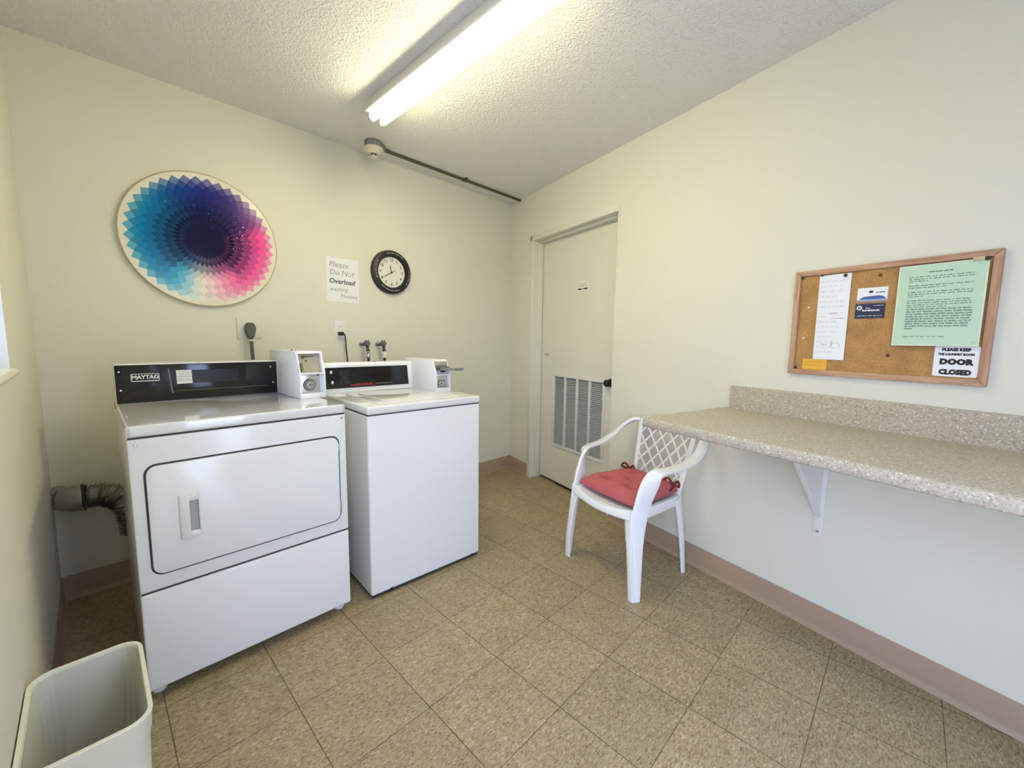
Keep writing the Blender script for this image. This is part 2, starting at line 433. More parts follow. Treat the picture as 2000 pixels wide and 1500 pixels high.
# ------------------------------------------------------------------ room shell
def slab_poly(poly, z0, z1, name, mat):
    m = MB(); m.prism(poly, 'z', z0, z1); return m.build(name, mat, smooth=False)
ex, ey = rwall((YW-YF)/cA + 0.2)[:2]
def right_x(y): return XW - WA*(YW - y)
th = 0.14
foot = [(XL-th, YW+th), (XW+0.12+th, YW+th), (right_x(YF)+0.16, YF-th), (XL-th, YF-th)]
structure(slab_poly(foot, -0.06, 0.0, 'floor', M['floor']), 'speckled beige vinyl tile floor', 'floor')
structure(slab_poly(foot, H, H+0.08, 'ceiling', M['ceil']), 'textured off-white ceiling', 'ceiling')
w = MB(); w.box(XL-th, XW+0.3, YW, YW+th, 0, H); structure(w.build('wall_back', M['wall'], smooth=False))
# left wall with window opening
WY0, WY1, WZ0, WZ1 = -0.22, 0.165, 1.115, 1.95
DY0, DY1, DZ = -2.25, -1.45, 2.06
DX0, DX1 = 0.05, 0.52  # added front-wall opening, width set to balance the daylight
w = MB(); w.box(XL-th, XL, YF-th, DY0, 0, H); w.box(XL-th, XL, DY1, WY0, 0, H); w.box(XL-th, XL, DY0, DY1, DZ, H); w.box(XL-th, XL, WY1, YW, 0, H)
w.box(XL-th, XL, WY0, WY1, 0, WZ0-0.021); w.box(XL-th, XL, WY0, WY1, WZ1, H)
structure(w.build('wall_left', M['wall'], smooth=False))
# wall behind the camera, with an added opening that lets in daylight
w = MB(); w.box(XL-th, DX0, YF-th, YF, 0, H); w.box(DX1, right_x(YF)+0.2, YF-th, YF, 0, H); w.box(DX0, DX1, YF-th, YF, DZ, H)
structure(w.build('wall_front', M['wall'], smooth=False))
# right wall, local frame: x along wall toward the camera, y into the wall
SL = (YW-YF)/cA + 0.05
S0, S1, DH = 0.355, 1.318, 2.032
rw = empty('wall_right', rwall(0), RW_ROT, kind='structure')
w = MB(); w.box(-0.05, S0-0.045, 0, 0.16, 0, H); w.box(S1, SL, 0, 0.16, 0, H); w.box(S0-0.045, S1, 0, 0.16, DH+0.043, H)
w.build('wall_surface', M['wall'], rw, smooth=False)
w = MB(); w.box(S0-0.06, S1+0.03, 0.161, 0.20, 0, DH+0.06); w.build('wall_core', M['blackmat'], rw, smooth=False)
# baseboards (cove base with a small toe)
def cove(L0, L1, ax='x'):
    m = MB(); hb = 0.113
    prof = [(0, 0), (-0.014, 0), (-0.0125, 0.004), (-0.007, 0.012), (-0.004, 0.025), (-0.0035, hb-0.003), (-0.002, hb), (0, hb)]
    m.prism(prof, 'x', L0, L1); return m
o = cove(XL, XW).build('baseboard_back', M['base'], loc=(0, YW, 0)); structure(o)
o = cove(S1+0.004, SL-0.06).build('baseboard_right', M['base'], loc=rwall(0), rot=(0, 0, RW_ROT)); structure(o)
o = cove(0.004, S0-0.052).build('baseboard_corner', M['base'], loc=rwall(0), rot=(0, 0, RW_ROT)); structure(o)
o = cove(0, YW-DY1-.04).build('baseboard_left', M['base'], loc=(XL, DY1+.04, 0), rot=(0, 0, PI/2)); structure(o)

# window in the left wall
wn = empty('window_1', (XL, 0, 0), 0, 'bright window in the left wall', 'window', kind='structure')
m = MB(); m.box(-0.115, 0.016, WY0-0.02, WY1+0.012, WZ0-0.022, WZ0, 0.010, 4); m.build('window_sill', M['wall'], wn)
m = MB(); f = 0.03
m.box(-0.12, -0.08, WY0, WY0+f, WZ0, WZ1, .004); m.box(-0.12, -0.08, WY1-f, WY1, WZ0, WZ1, .004); m.box(-0.12, -0.0005, WY1-.006, WY1+.002, WZ0, WZ1)
m.box(-0.12, -0.08, WY0+f, WY1-f, WZ0, WZ0+f, .004); m.box(-0.12, -0.08, WY0+f, WY1-f, WZ1-f, WZ1, .004)
m.box(-0.115, -0.085, (WY0+WY1)/2-0.02, (WY0+WY1)/2+0.02, WZ0+f, WZ1-f, .003); m.build('window_frame', M['sash'], wn)
m = MB(); m.box(-0.102, -0.098, WY0+f, WY1-f, WZ0+f, WZ1-f); m.build('window_glass', M['glass'], wn)
# linings of two unseen doorways, put in to bring daylight from behind the camera
d2 = empty('unseen_doorway', (XL, 0, 0), 0, 'unseen open doorway lining beside the viewer, placed for daylight', 'doorway', kind='structure')
m = MB(); m.box(-0.15, 0.010, DY0-0.03, DY0+0.02, 0, DZ, .003); m.box(-0.15, 0.010, DY1-0.02, DY1+0.03, 0, DZ, .003)
m.box(-0.15, 0.010, DY0-0.03, DY1+0.03, DZ-0.02, DZ+0.03, .003); m.build('door_frame', M['door'], d2)
d3 = empty('added_doorway', (0, YF, 0), 0, 'unseen second doorway behind the viewer, added for daylight', 'doorway', kind='structure')
m = MB(); m.box(DX0-0.03, DX0+0.02, -0.15, 0.010, 0, DZ, .003); m.box(DX1-0.02, DX1+0.03, -0.15, 0.010, 0, DZ, .003)
m.box(DX0-0.03, DX1+0.03, -0.15, 0.010, DZ-0.02, DZ+0.03, .003); m.build('door_frame', M['door'], d3)
# ground outside
m = MB(); m.box(-12, XL-th-0.01, -14, 8, -0.12, -0.03); m.box(XL-th-0.01, 9, -14, YF-th-0.01, -0.12, -0.03)
structure(m.build('ground', M['ground'], smooth=False), 'pale ground outside the door', 'ground')

# closet door in the right wall
dr = empty('door_1', rwall(0), RW_ROT, 'painted flush door with louvred grille and dark knob', 'door', kind='structure')
m = MB(); SD = 0.098    # depth of the door face behind the wall face
m.box(S0-0.045, S0, -0.007, 0.008, 0, DH+0.043, .002); m.box(S0-0.045, S1+0.012, -0.007, 0.008, DH, DH+0.043, .002)
m.box(S0-0.012, S0+0.001, 0, SD+0.05, 0, DH); m.box(S1-0.001, S1+0.012, -0.004, SD+0.05, 0, DH); m.box(S0, S1, 0, SD+0.05, DH-0.001, DH+0.012)
m.box(S0, S0+0.014, 0.045, SD-0.004, 0, DH-0.001, .002); m.box(S0, S1, 0.045, SD-0.004, DH-0.016, DH-0.001, .002)
m.build('door_frame', M['door'], dr)
# slab with a hole for the grille
GX0, GX1, GZ0, GZ1 = 0.560, 1.140, 0.345, 0.918
m = MB(); a0, a1, zt, zb = S0+0.004, S1-0.004, DH-0.004, 0.022
m.box(a0, GX0, SD, SD+0.04, zb, zt); m.box(GX1, a1, SD, SD+0.04, zb, zt)
m.box(GX0, GX1, SD, SD+0.04, zb, GZ0); m.box(GX0, GX1, SD, SD+0.04, GZ1, zt)
m.build('door_panel', M['door'], dr, smooth=False)
m = MB(); b0 = 0.02
m.box(GX0-b0, GX1+b0, SD-0.008, SD+0.002, GZ1-0.004, GZ1+b0, .002); m.box(GX0-b0, GX1+b0, SD-0.008, SD+0.002, GZ0-b0, GZ0+0.004, .002)
m.box(GX0-b0, GX0+0.004, SD-0.008, SD+0.002, GZ0, GZ1, .002); m.box(GX1-0.004, GX1+b0, SD-0.008, SD+0.002, GZ0, GZ1, .002)
for k in range(1, 4):
    xx = GX0 + (GX1-GX0)*k/4; m.box(xx-0.0075, xx+0.0075, SD-0.008, SD+0.01, GZ0, GZ1, .001)
gr = m.build('grille_frame', M['grille'], dr)
m = MB(); nl = 40
for k in range(nl):
    z = GZ0 + (GZ1-GZ0)*(k+0.5)/nl
    m.box(GX0, GX1, -0.0095, 0.0095, -0.0009, 0.0009, mat=Matrix.Translation((0, SD+0.012, z)) @ Matrix.Rotation(0.62, 4, 'X'))
m.build('louvres', M['louvre'], dr, smooth=False)
m = MB(); m.box(GX0-0.004, GX1+0.004, SD+0.03, SD+0.034, GZ0, GZ1); m.build('grille_backing', M['slot'], dr, smooth=False)
m = MB(); ry = Matrix.Rotation(PI/2, 4, 'X')
m.lathe([(0, .052), (.017, .052), (.024, .045), (.026, .036), (.022, .026), (.012, .020), (.010, .008), (.028, .006), (.030, 0), (0, 0)], 28, Matrix.Translation((1.205, SD, 0.919)) @ ry)
m.build('door_knob', M['knob'], dr)
m = MB(); m.box(0.425, 0.485, SD-0.006, SD, 1.085, 1.098, .002); m.lathe([(0, .02), (.006, .018), (.007, 0), (0, 0)], 12, Matrix.Translation((0.435, SD, 1.0915)) @ ry)
m.build('slide_latch', M['chrome'], dr)
m = MB(); m.box(0.6, 1.27, SD, SD+0.03, 0.004, 0.021); m.build('door_gap_shade', M['blackmat'], dr, smooth=False)  # black strip painted in for the dark gap under the door
# small sign on the door
sg = at_right('door_sign', 0.880, -SD, 1.617, label='small white two-line sign stuck high on the flush door', cat='sign')
m = MB(); m.box(-0.068, 0.068, -0.001, 0, -0.036, 0.036); m.build('sign_plate', M['plate'], sg, smooth=False)
m = MB(); rnd = random.Random(3)
words(m, -0.058, 0.05, 0.018, 0.008, -0.0011, rnd); words(m, -0.05, 0.058, 0.003, 0.008, -0.0011, rnd)
m.build('fine_print', M['pencil'], sg, smooth=False)
m = MB(); m.box(-0.058, -0.012, -0.0014, -0.001, -0.026, -0.016); m.box(0.010, 0.052, -0.0014, -0.001, -0.026, -0.016); m.box(-0.010, 0.008, -0.0013, -0.001, -0.023, -0.019)
m.build('bold_print', M['black_ink'], sg, smooth=False)

# ------------------------------------------------------------------ dryer
def knobby(mb, x, y, z, r=0.0045, h=0.002):
    mb.lathe([(0, h), (r*.7, h), (r, h*.3), (r, 0), (0, 0)], 14, Matrix.Translation((x, y, z)) @ ry)
DX, DY = -0.001, 0.0494
dry = empty('dryer', (DX, DY, 0), 0, 'white commercial clothes dryer with black console and wide front door', 'dryer')
hw = 0.3397; dep = 0.70
m = MB(); m.box(-hw+.001, hw-.001, 0.010, dep, 0.040, 0.893, .006, 3); m.build('cabinet', M['enamel'], dry)
m = MB(); m.prism(rrect(-hw, hw, 0, dep, .008), 'z', 0.8955, 0.9317, .006, 3); m.build('top_panel', M['enamel_lid'], dry)
m = MB(); m.box(-hw, hw, 0.0, 0.03, 0.3835, 0.8895, .005, 3); fp = m.build('front_panel', M['enamel'], dry)
m = MB(); m.box(-hw, hw, 0.0, 0.03, 0.040, 0.3765, .006, 3); m.build('toe_panel', M['enamel'], dry)
for za, zb in ((0.374, 0.386), (0.887, 0.897)):
    m = MB(); m.box(-hw+.003, hw-.003, 0.006, 0.05, za, zb); m.build('panel_gap', M['gasket'], dry, smooth=False)
for sx in (-1, 1):
    for yy in (0.06, dep-0.06):
        m = MB(); m.lathe([(0, 0), (.019, 0), (.021, .006), (.012, .016), (.012, .045), (0, .045)], 16, Matrix.Translation((sx*(hw-0.03), yy, 0))); m.build('foot', M['handle'], dry)
m = MB(); m.prism(rrect(-.3085, .3095, .4315, .8045, .034), 'y', -.0012, .002); m.build('door_seal', M['gasket'], dry)
m = MB(); m.prism(rrect(-.3030, .3040, .4370, .7985, .030), 'y', -.007, .002, .002, 2); dd = m.build('door', M['enamel'], dry)
hx0, hx1, hz0, hz1, px0, px1, pz0, pz1 = -.231, -.171, .537, .687, -.202, -.177, .559, .664
m = MB()
m.prism([(hx0, -.007), (hx0+.005, -.016), (px0-.002, -.021), (px0, -.019), (px0, -.007)], 'z', hz0, hz1, .0015)
m.prism([(px1, -.007), (px1, -.018), (hx1-.005, -.014), (hx1, -.007)], 'z', hz0, hz1, .0015)
m.box(px0-.001, px1+.001, -.018, -.007, pz1, hz1, .002); m.box(px0-.001, px1+.001, -.018, -.007, hz0, pz0, .002)
h = m.build('handle', M['handle'], dd)
m = MB(); m.box(px0, px1, -.0085, -.0065, pz0, pz1); m.build('handle_pocket_shade', M['pocket_shade'], dd, smooth=False)
for x_, z_ in ((-.321, .872), (.324, .876)):
    m = MB(); knobby(m, x_, 0, z_, .0055, .003); m.build('screw', M['chrome'], dry)
# hinges on the right edge of the door
for z_ in (.495, .745):
    m = MB(); m.box(.305, .3105, -.006, 0, z_-.022, z_+.022, .001); m.build('hinge', M['chrome'], dry)
# console
cy = 0.5706
cons = MB(); cons.box(-.337, .262, cy+.004, cy+.13, .9317, 1.0935, .003); cn = cons.build('console', M['enamel'], dry)
m = MB(); m.box(-.336, .248, cy-.001, cy+.006, .934, 1.0895, .0015); m.build('console_face', M['black'], cn)
m = MB(); m.box(-.089, .086, cy-.0018, cy, 1.004, 1.062); m.build('console_window', M['blackrec'], cn, smooth=False)
m = MB(); m.prism([(-.1715, 1.071), (-.1665, 1.071), (-.158, .964), (-.163, .964)], 'y', cy-.003, cy); m.build('trim_strip', M['bar'], cn, smooth=False)
m = MB(); m.prism([(-.166, .972), (.205, .972), (.205, .9745), (-.166, .9745)], 'y', cy-.0022, cy); m.build('trim_line', M['grey_ink'], cn, smooth=False)
m = MB(); m.prism([(-.145, 1.0625), (-.093, 1.0625), (-.0895, 1.004), (-.1435, 1.003)], 'y', cy-.0024, cy); st = m.build('console_sticker', M['sticker'], cn, smooth=False)
m = MB()
for z_ in (1.050, 1.034, 1.018):
    m.box(-.1435, -.092, cy-.0027, cy-.0022, z_-.0013, z_+.0013)
    rnd = random.Random(int(z_*1000)); words(m, -.138, -.098, z_+.008, .0035, cy-.0024, rnd)
m.build('sticker_print', M['pencil'], cn, smooth=False)
m = MB()
x0, x1, z0, z1 = -.290, -.200, 1.021, 1.053
for a in ((x0, x1, z1-.002, z1), (x0, x1, z0, z0+.0035), (x0, x0+.002, z0, z1), (x1-.002, x1, z0, z1)): m.box(a[0], a[1], cy-.0024, cy, a[2], a[3])
add_text(m, 'MAYTAG', .0225, (x0+x1)/2, cy-.0018, (z0+z1)/2+.001, bold=.0006, spacing=.93, sx=.98)
m.build('badge', M['white_ink'], cn, smooth=False)
for x_, z_ in ((-.323, 1.063), (-.322, .988), (.221, 1.064), (.229, .987)):
    m = MB(); knobby(m, x_, cy-.001, z_, .0042, .0025); m.build('screw', M['chrome'], cn)

def coin_meter(parent, x0, x1, yf, yb, z0, z1, kind):
    """housing with sloped upper front, two recessed faces"""
    zm = z0 + (z1-z0)*0.53; wt = 0.008
    prof = [(yf, z0), (yf, zm), (yf+.012, zm+.03), (yf+.038, z1-.004), (yf+.045, z1), (yb, z1), (yb, z0)]
    ix = [(yf+.030, z0+.012), (yf+.030, zm), (yf+.055, z1-.010)]
    m = MB()
    m.prism(prof, 'x', x0, x0+wt, .0015); m.prism(prof, 'x', x1-wt, x1, .0015)
    core = [(yf+.030, z0), (yf+.030, zm), (yf+.062, z1-.008), (yf+.062, z1), (yb, z1), (yb, z0)]
    m.prism(core, 'x', x0+wt-.001, x1-wt+.001)
    m.box(x0+wt-.001, x1-wt+.001, yf+.001, yf+.05, z0, z0+.022, .001)
    m.box(x0+wt-.001, x1-wt+.001, yf+.004, yf+.05, zm-.003, zm+.004, .001)
    m.prism([(yf+.036, z1-.009), (yf+.045, z1), (yf+.07, z1), (yf+.07, z1-.009)], 'x', x0+wt-.001, x1-wt+.001)
    cm = m.build('coin_box', M['meter'], parent)
    return cm, zm, wt
cm, zm, wt = coin_meter(dry, .252, .367, .262, .690, .9317, 1.146, 'dryer')
m = MB(); m.prism([(.2905, zm+.005), (.318, 1.137), (.322, 1.137), (.2945, zm+.005)], 'x', .252+wt, .367-wt); cs = m.build('coin_slide_plate', M['beige'], cm, smooth=False)
m = MB()
for (x_, t_, w_, h_) in ((.300, .84, .018, .006), (.297, .62, .008, .010), (.285, .80, .010, .014), (.322, .86, .022, .004)):
    z_ = zm + t_*(1.137-zm); y_ = .2905 + t_*.0275
    m.box(x_-w_/2, x_+w_/2, y_-.003, y_+.002, z_-h_/2, z_+h_/2, .0008)
m.prism([(.262, zm+.02), (.291, zm+.006), (.296, zm+.045), (.275, zm+.05)], 'x', .2605, .270); m.build('coin_slot_marks', M['brownmark'], cm)
m = MB(); m.box(.263, .352, .2895, .2925, .957, zm-.006, .001); lp = m.build('lock_plate', M['chrome'], cm)
m = MB(); L0 = Matrix.Translation((.303, .2895, .992)) @ ry
m.lathe([(.0255, 0), (.0255, .007), (.022, .007), (.022, .002), (.0185, .002), (.0185, .009), (.012, .009), (.0105, .004), (.006, .004), (.005, .010), (0, .010), (0, 0)], 30, L0)
m.build('round_lock', M['chrome'], cm)
m = MB(); m.lathe([(.0285, 0), (.0285, .0012), (.0255, .0012), (.0255, 0), (.0285, 0)], 30, L0); m.lathe([(.0219, .0021), (.0186, .0021), (.0186, .0024), (.0219, .0024), (.0219, .0021)], 30, L0); m.lathe([(0, .0103), (.004, .0103), (.004, .0095), (0, .0095)], 12, L0)
m.build('lock_groove', M['gasket'], cm)
m = MB(); knobby(m, .342, .2895, 1.036, .004, .003); m.build('screw', M['gasket'], cm)
m = MB(); m.box(.285, .293, .46, .472, 1.146, 1.152, .001); m.box(.301, .306, .46, .468, 1.146, 1.150, .001); m.build('key_stub', M['zinc'], cm)

# ------------------------------------------------------------------ washer
QA = -0.0616
wsh = empty('washing_machine', (0, 0, 0), QA, 'white top-loading washing machine with black control panel and coin box', 'washing machine')
wx0, wx1, wy = .4303, 1.0585, .0681; wd = .655
m = MB(); m.box(wx0+.001, wx1-.001, wy+.004, wy+wd, .016, .868, .010, 4); m.build('cabinet', M['enamel'], wsh)
m = MB(); m.box(wx0+.008, wx1-.008, wy+.010, wy+wd-.01, .004, .02, .002); m.build('kick_gap', M['gasket'], wsh)
for sx in (wx0+.05, wx1-.05):
    for yy in (wy+.05, wy+wd-.05):
        m = MB(); m.lathe([(0, 0), (.016, 0), (.016, .018), (0, .018)], 14, Matrix.Translation((sx, yy, 0))); m.build('foot', M['blackmat'], wsh)
m = MB(); m.box(wx0+.004, wx1-.004, wy+.008, wy+wd-.01, .866, .8725); m.build('panel_gap', M['gasket'], wsh, smooth=False)
m = MB(); m.box(wx0, wx1, wy, wy+wd, .871, .9085, .009, 4); tp = m.build('top_panel', M['enamel_lid'], wsh)
m = MB(); lx0, lx1, ly0, ly1 = wx0+.075, wx1-.085, wy+.050, wy+.475
m.prism(rrect(lx0, lx1, ly0, ly1, .025), 'z', .9075, .9130, .002); lid = m.build('lid', M['enamel_lid'], wsh)
m = MB(); m.prism(rrect(lx0+.055, lx1-.045, ly0+.05, ly1-.03, .02), 'z', .9125, .9150, .0012); m.build('lid_raised_field', M['enamel_lid'], lid)
for x_ in (wx0+.10, wx1-.05):
    m = MB(); m.box(x_-.008, x_+.008, wy-.0012, wy+.006, .012, .024, .002); m.build('leg_clip', M['blackmat'], wsh)
cyw = .615
m = MB(); m.prism([(cyw-.004, .908), (cyw+.004, 1.062), (cyw+.012, 1.074), (cyw+.085, 1.074), (cyw+.095, .908)], 'x', wx0+.001, wx1-.055, .003); wc = m.build('console', M['enamel'], wsh)
def cyz(z): return cyw - .004 + .008*(z-.908)/.154
m = MB(); m.prism([(wx0+.006, .934), (.922, .934), (.912, 1.049), (wx0+.003, 1.049)], 'y', 0, .004, mat=Matrix.Translation((0, cyz(.99)-.006, 0)))
m.build('control_panel', M['black'], wc)
yk = cyz(.99)-.0062
for x_, z_ in ((.4625, 1.0245), (.4685, .9685)):
    m = MB(); m.lathe([(0, .003), (.005, .003), (.0065, 0), (0, 0)], 16, Matrix.Translation((x_, yk, z_)) @ ry @ Matrix.Diagonal((1, 1.5, 1, 1))); m.build('indicator', M['white_ink'], wc)
m = MB(); rnd = random.Random(5)
for z_ in (1.028, 1.018, 1.008): words(m, .508, .556, z_, .0035, yk, rnd)
m.box(.533, .5345, yk-.0002, yk, .955, .995); m.box(.515, .555, yk-.0002, yk, .994, .9955)
for z_ in (.985, .972, .960): words(m, .508, .528, z_, .003, yk, rnd); words(m, .54, .56, z_, .003, yk, rnd)
m.build('panel_print', M['grey_ink'], wc, smooth=False)
m = MB(); m.box(.565, .695, yk-.0003, yk, .9445, .952); m.box(.60, .69, yk-.0003, yk, .953, .9555); m.build('red_stripe', M['red_ink'], wc, smooth=False)
m = MB(); m.box(.71, .815, yk-.0003, yk, .947, .9525); m.build('grey_stripe', M['grey_ink'], wc, smooth=False)
m = MB(); m.lathe([(0, .004), (.005, .004), (.006, 0), (0, 0)], 12, Matrix.Translation((.716, cyw+.02, 1.074))); m.build('screw', M['blackmat'], wc)
cm2, zm2, wt2 = coin_meter(wsh, .944, 1.043, .330, .690, .908, 1.091, 'washer')
m = MB(); m.box(.954, 1.034, .352, .362, .925, zm2-.006, .001); m.build('lock_plate', M['chrome'], cm2)
m = MB(); m.box(.970, 1.014, .345, .353, .935, .975, .003); lk = m.build('square_lock', M['zinc'], cm2)
m = MB(); m.box(.975, 1.009, .3435, .346, .940, .970, .001); m.build('lock_face', M['chrome'], cm2)
m = MB(); knobby(m, .988, .3435, .955, .004, .003); m.build('keyhole', M['gasket'], cm2)
m = MB(); m.box(.953, 1.036, .355, .375, 1.056, 1.082, .002); m.build('coin_chute', M['beige'], cm2)
m = MB(); m.box(.957, 1.040, .338, .366, 1.030, 1.054, .003); m.box(.968, 1.065, .285, .35, 1.034, 1.042, .002); m.box(1.045, 1.095, .272, .292, 1.030, 1.046, .003); m.build('coin_slide', M['zinc'], cm2)
m = MB(); m.box(.978, 1.012, .3365, .339, 1.020, 1.032, .001); m.box(.957, .975, .333, .34, 1.036, 1.05, .002); m.build('coin_slot', M['gasket'], cm2)
m = MB(); knobby(m, .953, .40, .9115, .0045, .003); m.build('screw', M['gasket'], cm2)

# ------------------------------------------------------------------ things on the back wall
def art():
    r0 = empty('round_wall_art', (.057, YW, 1.698), 0, 'large round wall print of a blue, purple and pink geometric flower', 'wall art')
    R0 = .334
    m = MB(); m.lathe([(0, .018), (R0-.006, .018), (R0, .015), (R0, 0), (0, 0)], 96, ry); m.build('rim', M['artedge'], r0)
    b = bmesh.new(); lay = b.loops.layers.float_color.new('print')
    def lin(c): return tuple(((v/255+.055)/1.055)**2.4 if v > 10 else v/255/12.92 for v in c)
    stops = [(-5, (240, 84, 156)), (20, (232, 80, 156)), (34, (120, 48, 132)), (60, (58, 34, 118)), (95, (24, 38, 128)), (122, (14, 70, 146)), (148, (0, 118, 172)),
             (180, (0, 122, 176)), (222, (0, 124, 178)), (240, (50, 156, 196)), (252, (150, 200, 214)), (264, (232, 228, 214)), (276, (240, 208, 212)), (290, (240, 160, 190)), (308, (238, 110, 168)), (330, (236, 92, 160)), (355, (236, 92, 160))]
    def hue(a):
        a = a % 360
        if a > 355: a -= 360
        for (p, c), (q, d) in zip(stops, stops[1:]):
            if p <= a <= q:
                t = (a-p)/(q-p); return tuple(x+(y-x)*t for x, y in zip(c, d))
        return stops[0][1]
    def col(x, z, tone, edge):
        r = math.hypot(x, z)/R0; a = math.degrees(math.atan2(z, x))
        c = hue(a + 10*(1-r))
        dk = max(0, min(1, (0.72-r)/0.46))**0.9
        if 225 < a % 360 < 310: dk = max(0, min(1, (0.58-r)/0.34))
        nv = (14, 16, 52)
        k = max(0, min(.97, dk*(1.0-.22*tone*(dk < .95))))
        c = tuple(u+(v-u)*k for u, v in zip(c, nv))
        c = tuple(max(0, min(255, u*(1+(.025+.05*r*r)*tone))) for u in c)
        if edge: c = tuple(u+(v-u)*edge for u, v in zip(c, (225, 222, 210)))
        return (*lin(c), 1)
    # ivory ground disc
    cv = b.verts.new((0, -.0190, 0)); rim = [b.verts.new(((R0-.006)*math.cos(2*PI*i/120), -.0190, (R0-.006)*math.sin(2*PI*i/120))) for i in range(120)]
    for i in range(120):
        f = b.faces.new((cv, rim[(i+1) % 120], rim[i]))
        for l in f.loops: l[lay] = (*lin((232, 226, 208)), 1)
    NP, K = 40, 17
    rad = [0.0005 + (R0-.020-0.0005)*((k/(K))**1.12) for k in range(K+1)]
    def node(k, i):
        a = 2*PI*(i + k*0.5)/NP; return (rad[k]*math.cos(a), rad[k]*math.sin(a))
    yy = -.0194
    rn = random.Random(2)
    for k in range(K-1):
        for i in range(NP):
            q = [node(k, i), node(k+1, i), node(k+2, i-1), node(k+1, i-1)]
            cx = sum(p[0] for p in q)/4; cz = sum(p[1] for p in q)/4
            tone = (1 if (k % 2) else -1)*0.75
            edge = (.42 if k == K-2 else .16 if k == K-3 else 0)
            vs = [b.verts.new((p[0], yy, p[1])) for p in q]
            f = b.faces.new(vs)
            c = col(cx, cz, tone, edge)
            for l in f.loops: l[lay] = c
    cc = [b.verts.new((rad[2]*math.cos(t*PI/12), yy-.0001, rad[2]*math.sin(t*PI/12))) for t in range(24)]
    f = b.faces.new(cc)
    for l in f.loops: l[lay] = col(0, 0, 0, 0)
    # small pale specks laid over the pattern
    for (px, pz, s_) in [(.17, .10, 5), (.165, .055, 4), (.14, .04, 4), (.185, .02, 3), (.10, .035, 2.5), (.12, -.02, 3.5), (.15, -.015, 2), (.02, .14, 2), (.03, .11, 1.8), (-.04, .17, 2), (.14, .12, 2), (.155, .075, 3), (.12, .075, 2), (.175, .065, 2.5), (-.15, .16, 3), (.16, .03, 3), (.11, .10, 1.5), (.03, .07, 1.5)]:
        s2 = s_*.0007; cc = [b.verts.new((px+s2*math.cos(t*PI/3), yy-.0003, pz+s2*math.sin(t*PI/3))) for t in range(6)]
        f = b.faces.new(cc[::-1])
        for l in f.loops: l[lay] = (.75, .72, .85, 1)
    for f in b.faces:
        f.normal_update()
        if f.normal.y > 0: f.normal_flip()
    me = bpy.data.meshes.new('printed_face'); b.to_mesh(me); b.free(); me.materials.append(M['art'])
    o = bpy.data.objects.new('printed_face', me); COL.objects.link(o); o.parent = r0
art()

# handwritten sheet
sh = empty('paper_notice', (.778, YW+.0034, 1.578), .0, 'white handwritten paper taped to the wall between round art and clock', 'paper')
m = MB(); m._merge(sheet(-.105, .105, -.139, .139, -.0035, bend=.006), None); m.build('sheet', M['paper'], sh)
for txt, x_, z_, s_ in (('Please', -.090, .096, .050), ('Do Not', -.090, .046, .050), ('washing', -.088, -.058, .036), ('Machine', -.022, -.100, .034)):
    m = MB(); add_text(m, txt, s_, x_, -.0072, z_, align='LEFT', shear=.15, ext=.0002, roll=.03)
    m.build('pencil_writing', M['pencil'], sh, smooth=False)
m = MB(); add_text(m, 'Overload', .044, -.092, -.0072, -.008, align='LEFT', shear=.1, ext=.0002, bold=.0011, roll=.03); m.build('bold_writing', M['pencil_dark'], sh, smooth=False)

# clock
ck = empty('wall_clock', (1.117, YW, 1.670), 0, 'round black-rimmed wall clock with cream face', 'clock')
m = MB(); m.lathe([(0, .012), (.104, .012), (.106, .026), (.112, .034), (.130, .036), (.145, .028), (.150, .015), (.150, 0), (0, 0)], 72, ry); m.build('rim', M['blackmat'], ck)
m = MB(); m.lathe([(0, .0135), (.105, .0135), (.105, .012), (0, .012)], 64, ry); m.build('face', M['clockface'], ck)
for h_ in range(1, 13):
    m = MB(); a = PI/2 - h_*PI/6; add_text(m, str(h_), .028, .083*math.cos(a), -.0138, .083*math.sin(a), bold=.0005)
    m.build('numeral', M['gasket'], ck, smooth=False)
def curved_strokes(a0, a1, r_, h_, rnd):
    a = a0
    while a < a1:
        n = rnd.randint(3, 7)
        for i in range(n):
            hh = h_*rnd.uniform(.6, 1)
            m.box(-.0014, .0014, -.0364, -.0358, -hh/2, hh/2, mat=Matrix.Rotation(-math.radians(a)+PI/2, 4, 'Y') @ Matrix.Translation((0, 0, r_)))
            a += 2.1
            if a > a1: break
        a += 2.6
rnd = random.Random(9)
for a0, a1 in ((52, 112), (150, 205), (228, 292), (322, 372)):
    m = MB(); curved_strokes(a0, a1, .128, .009, rnd); m.build('rim_lettering', M['pencil'], ck, smooth=False)
def hand(mb, ang, L, back, w_, y_):
    R_ = Matrix.Rotation(ang, 4, 'Y')
    mb.prism([(-w_*.6, -back), (w_*.6, -back), (w_, L*.62), (0, L), (-w_, L*.62)], 'y', y_-.001, y_, mat=R_)
m = MB(); hand(m, math.radians(-14), .052, .006, .0028, -.0165); m.build('hour_hand', M['blackmat'], ck, smooth=False)
m = MB(); hand(m, math.radians(-120), .082, .034, .0020, -.0190); m.build('minute_hand', M['blackmat'], ck, smooth=False)
m = MB(); m.lathe([(0, .022), (.005, .021), (.006, .013), (0, .013)], 16, ry); m.build('hub', M['blackmat'], ck)

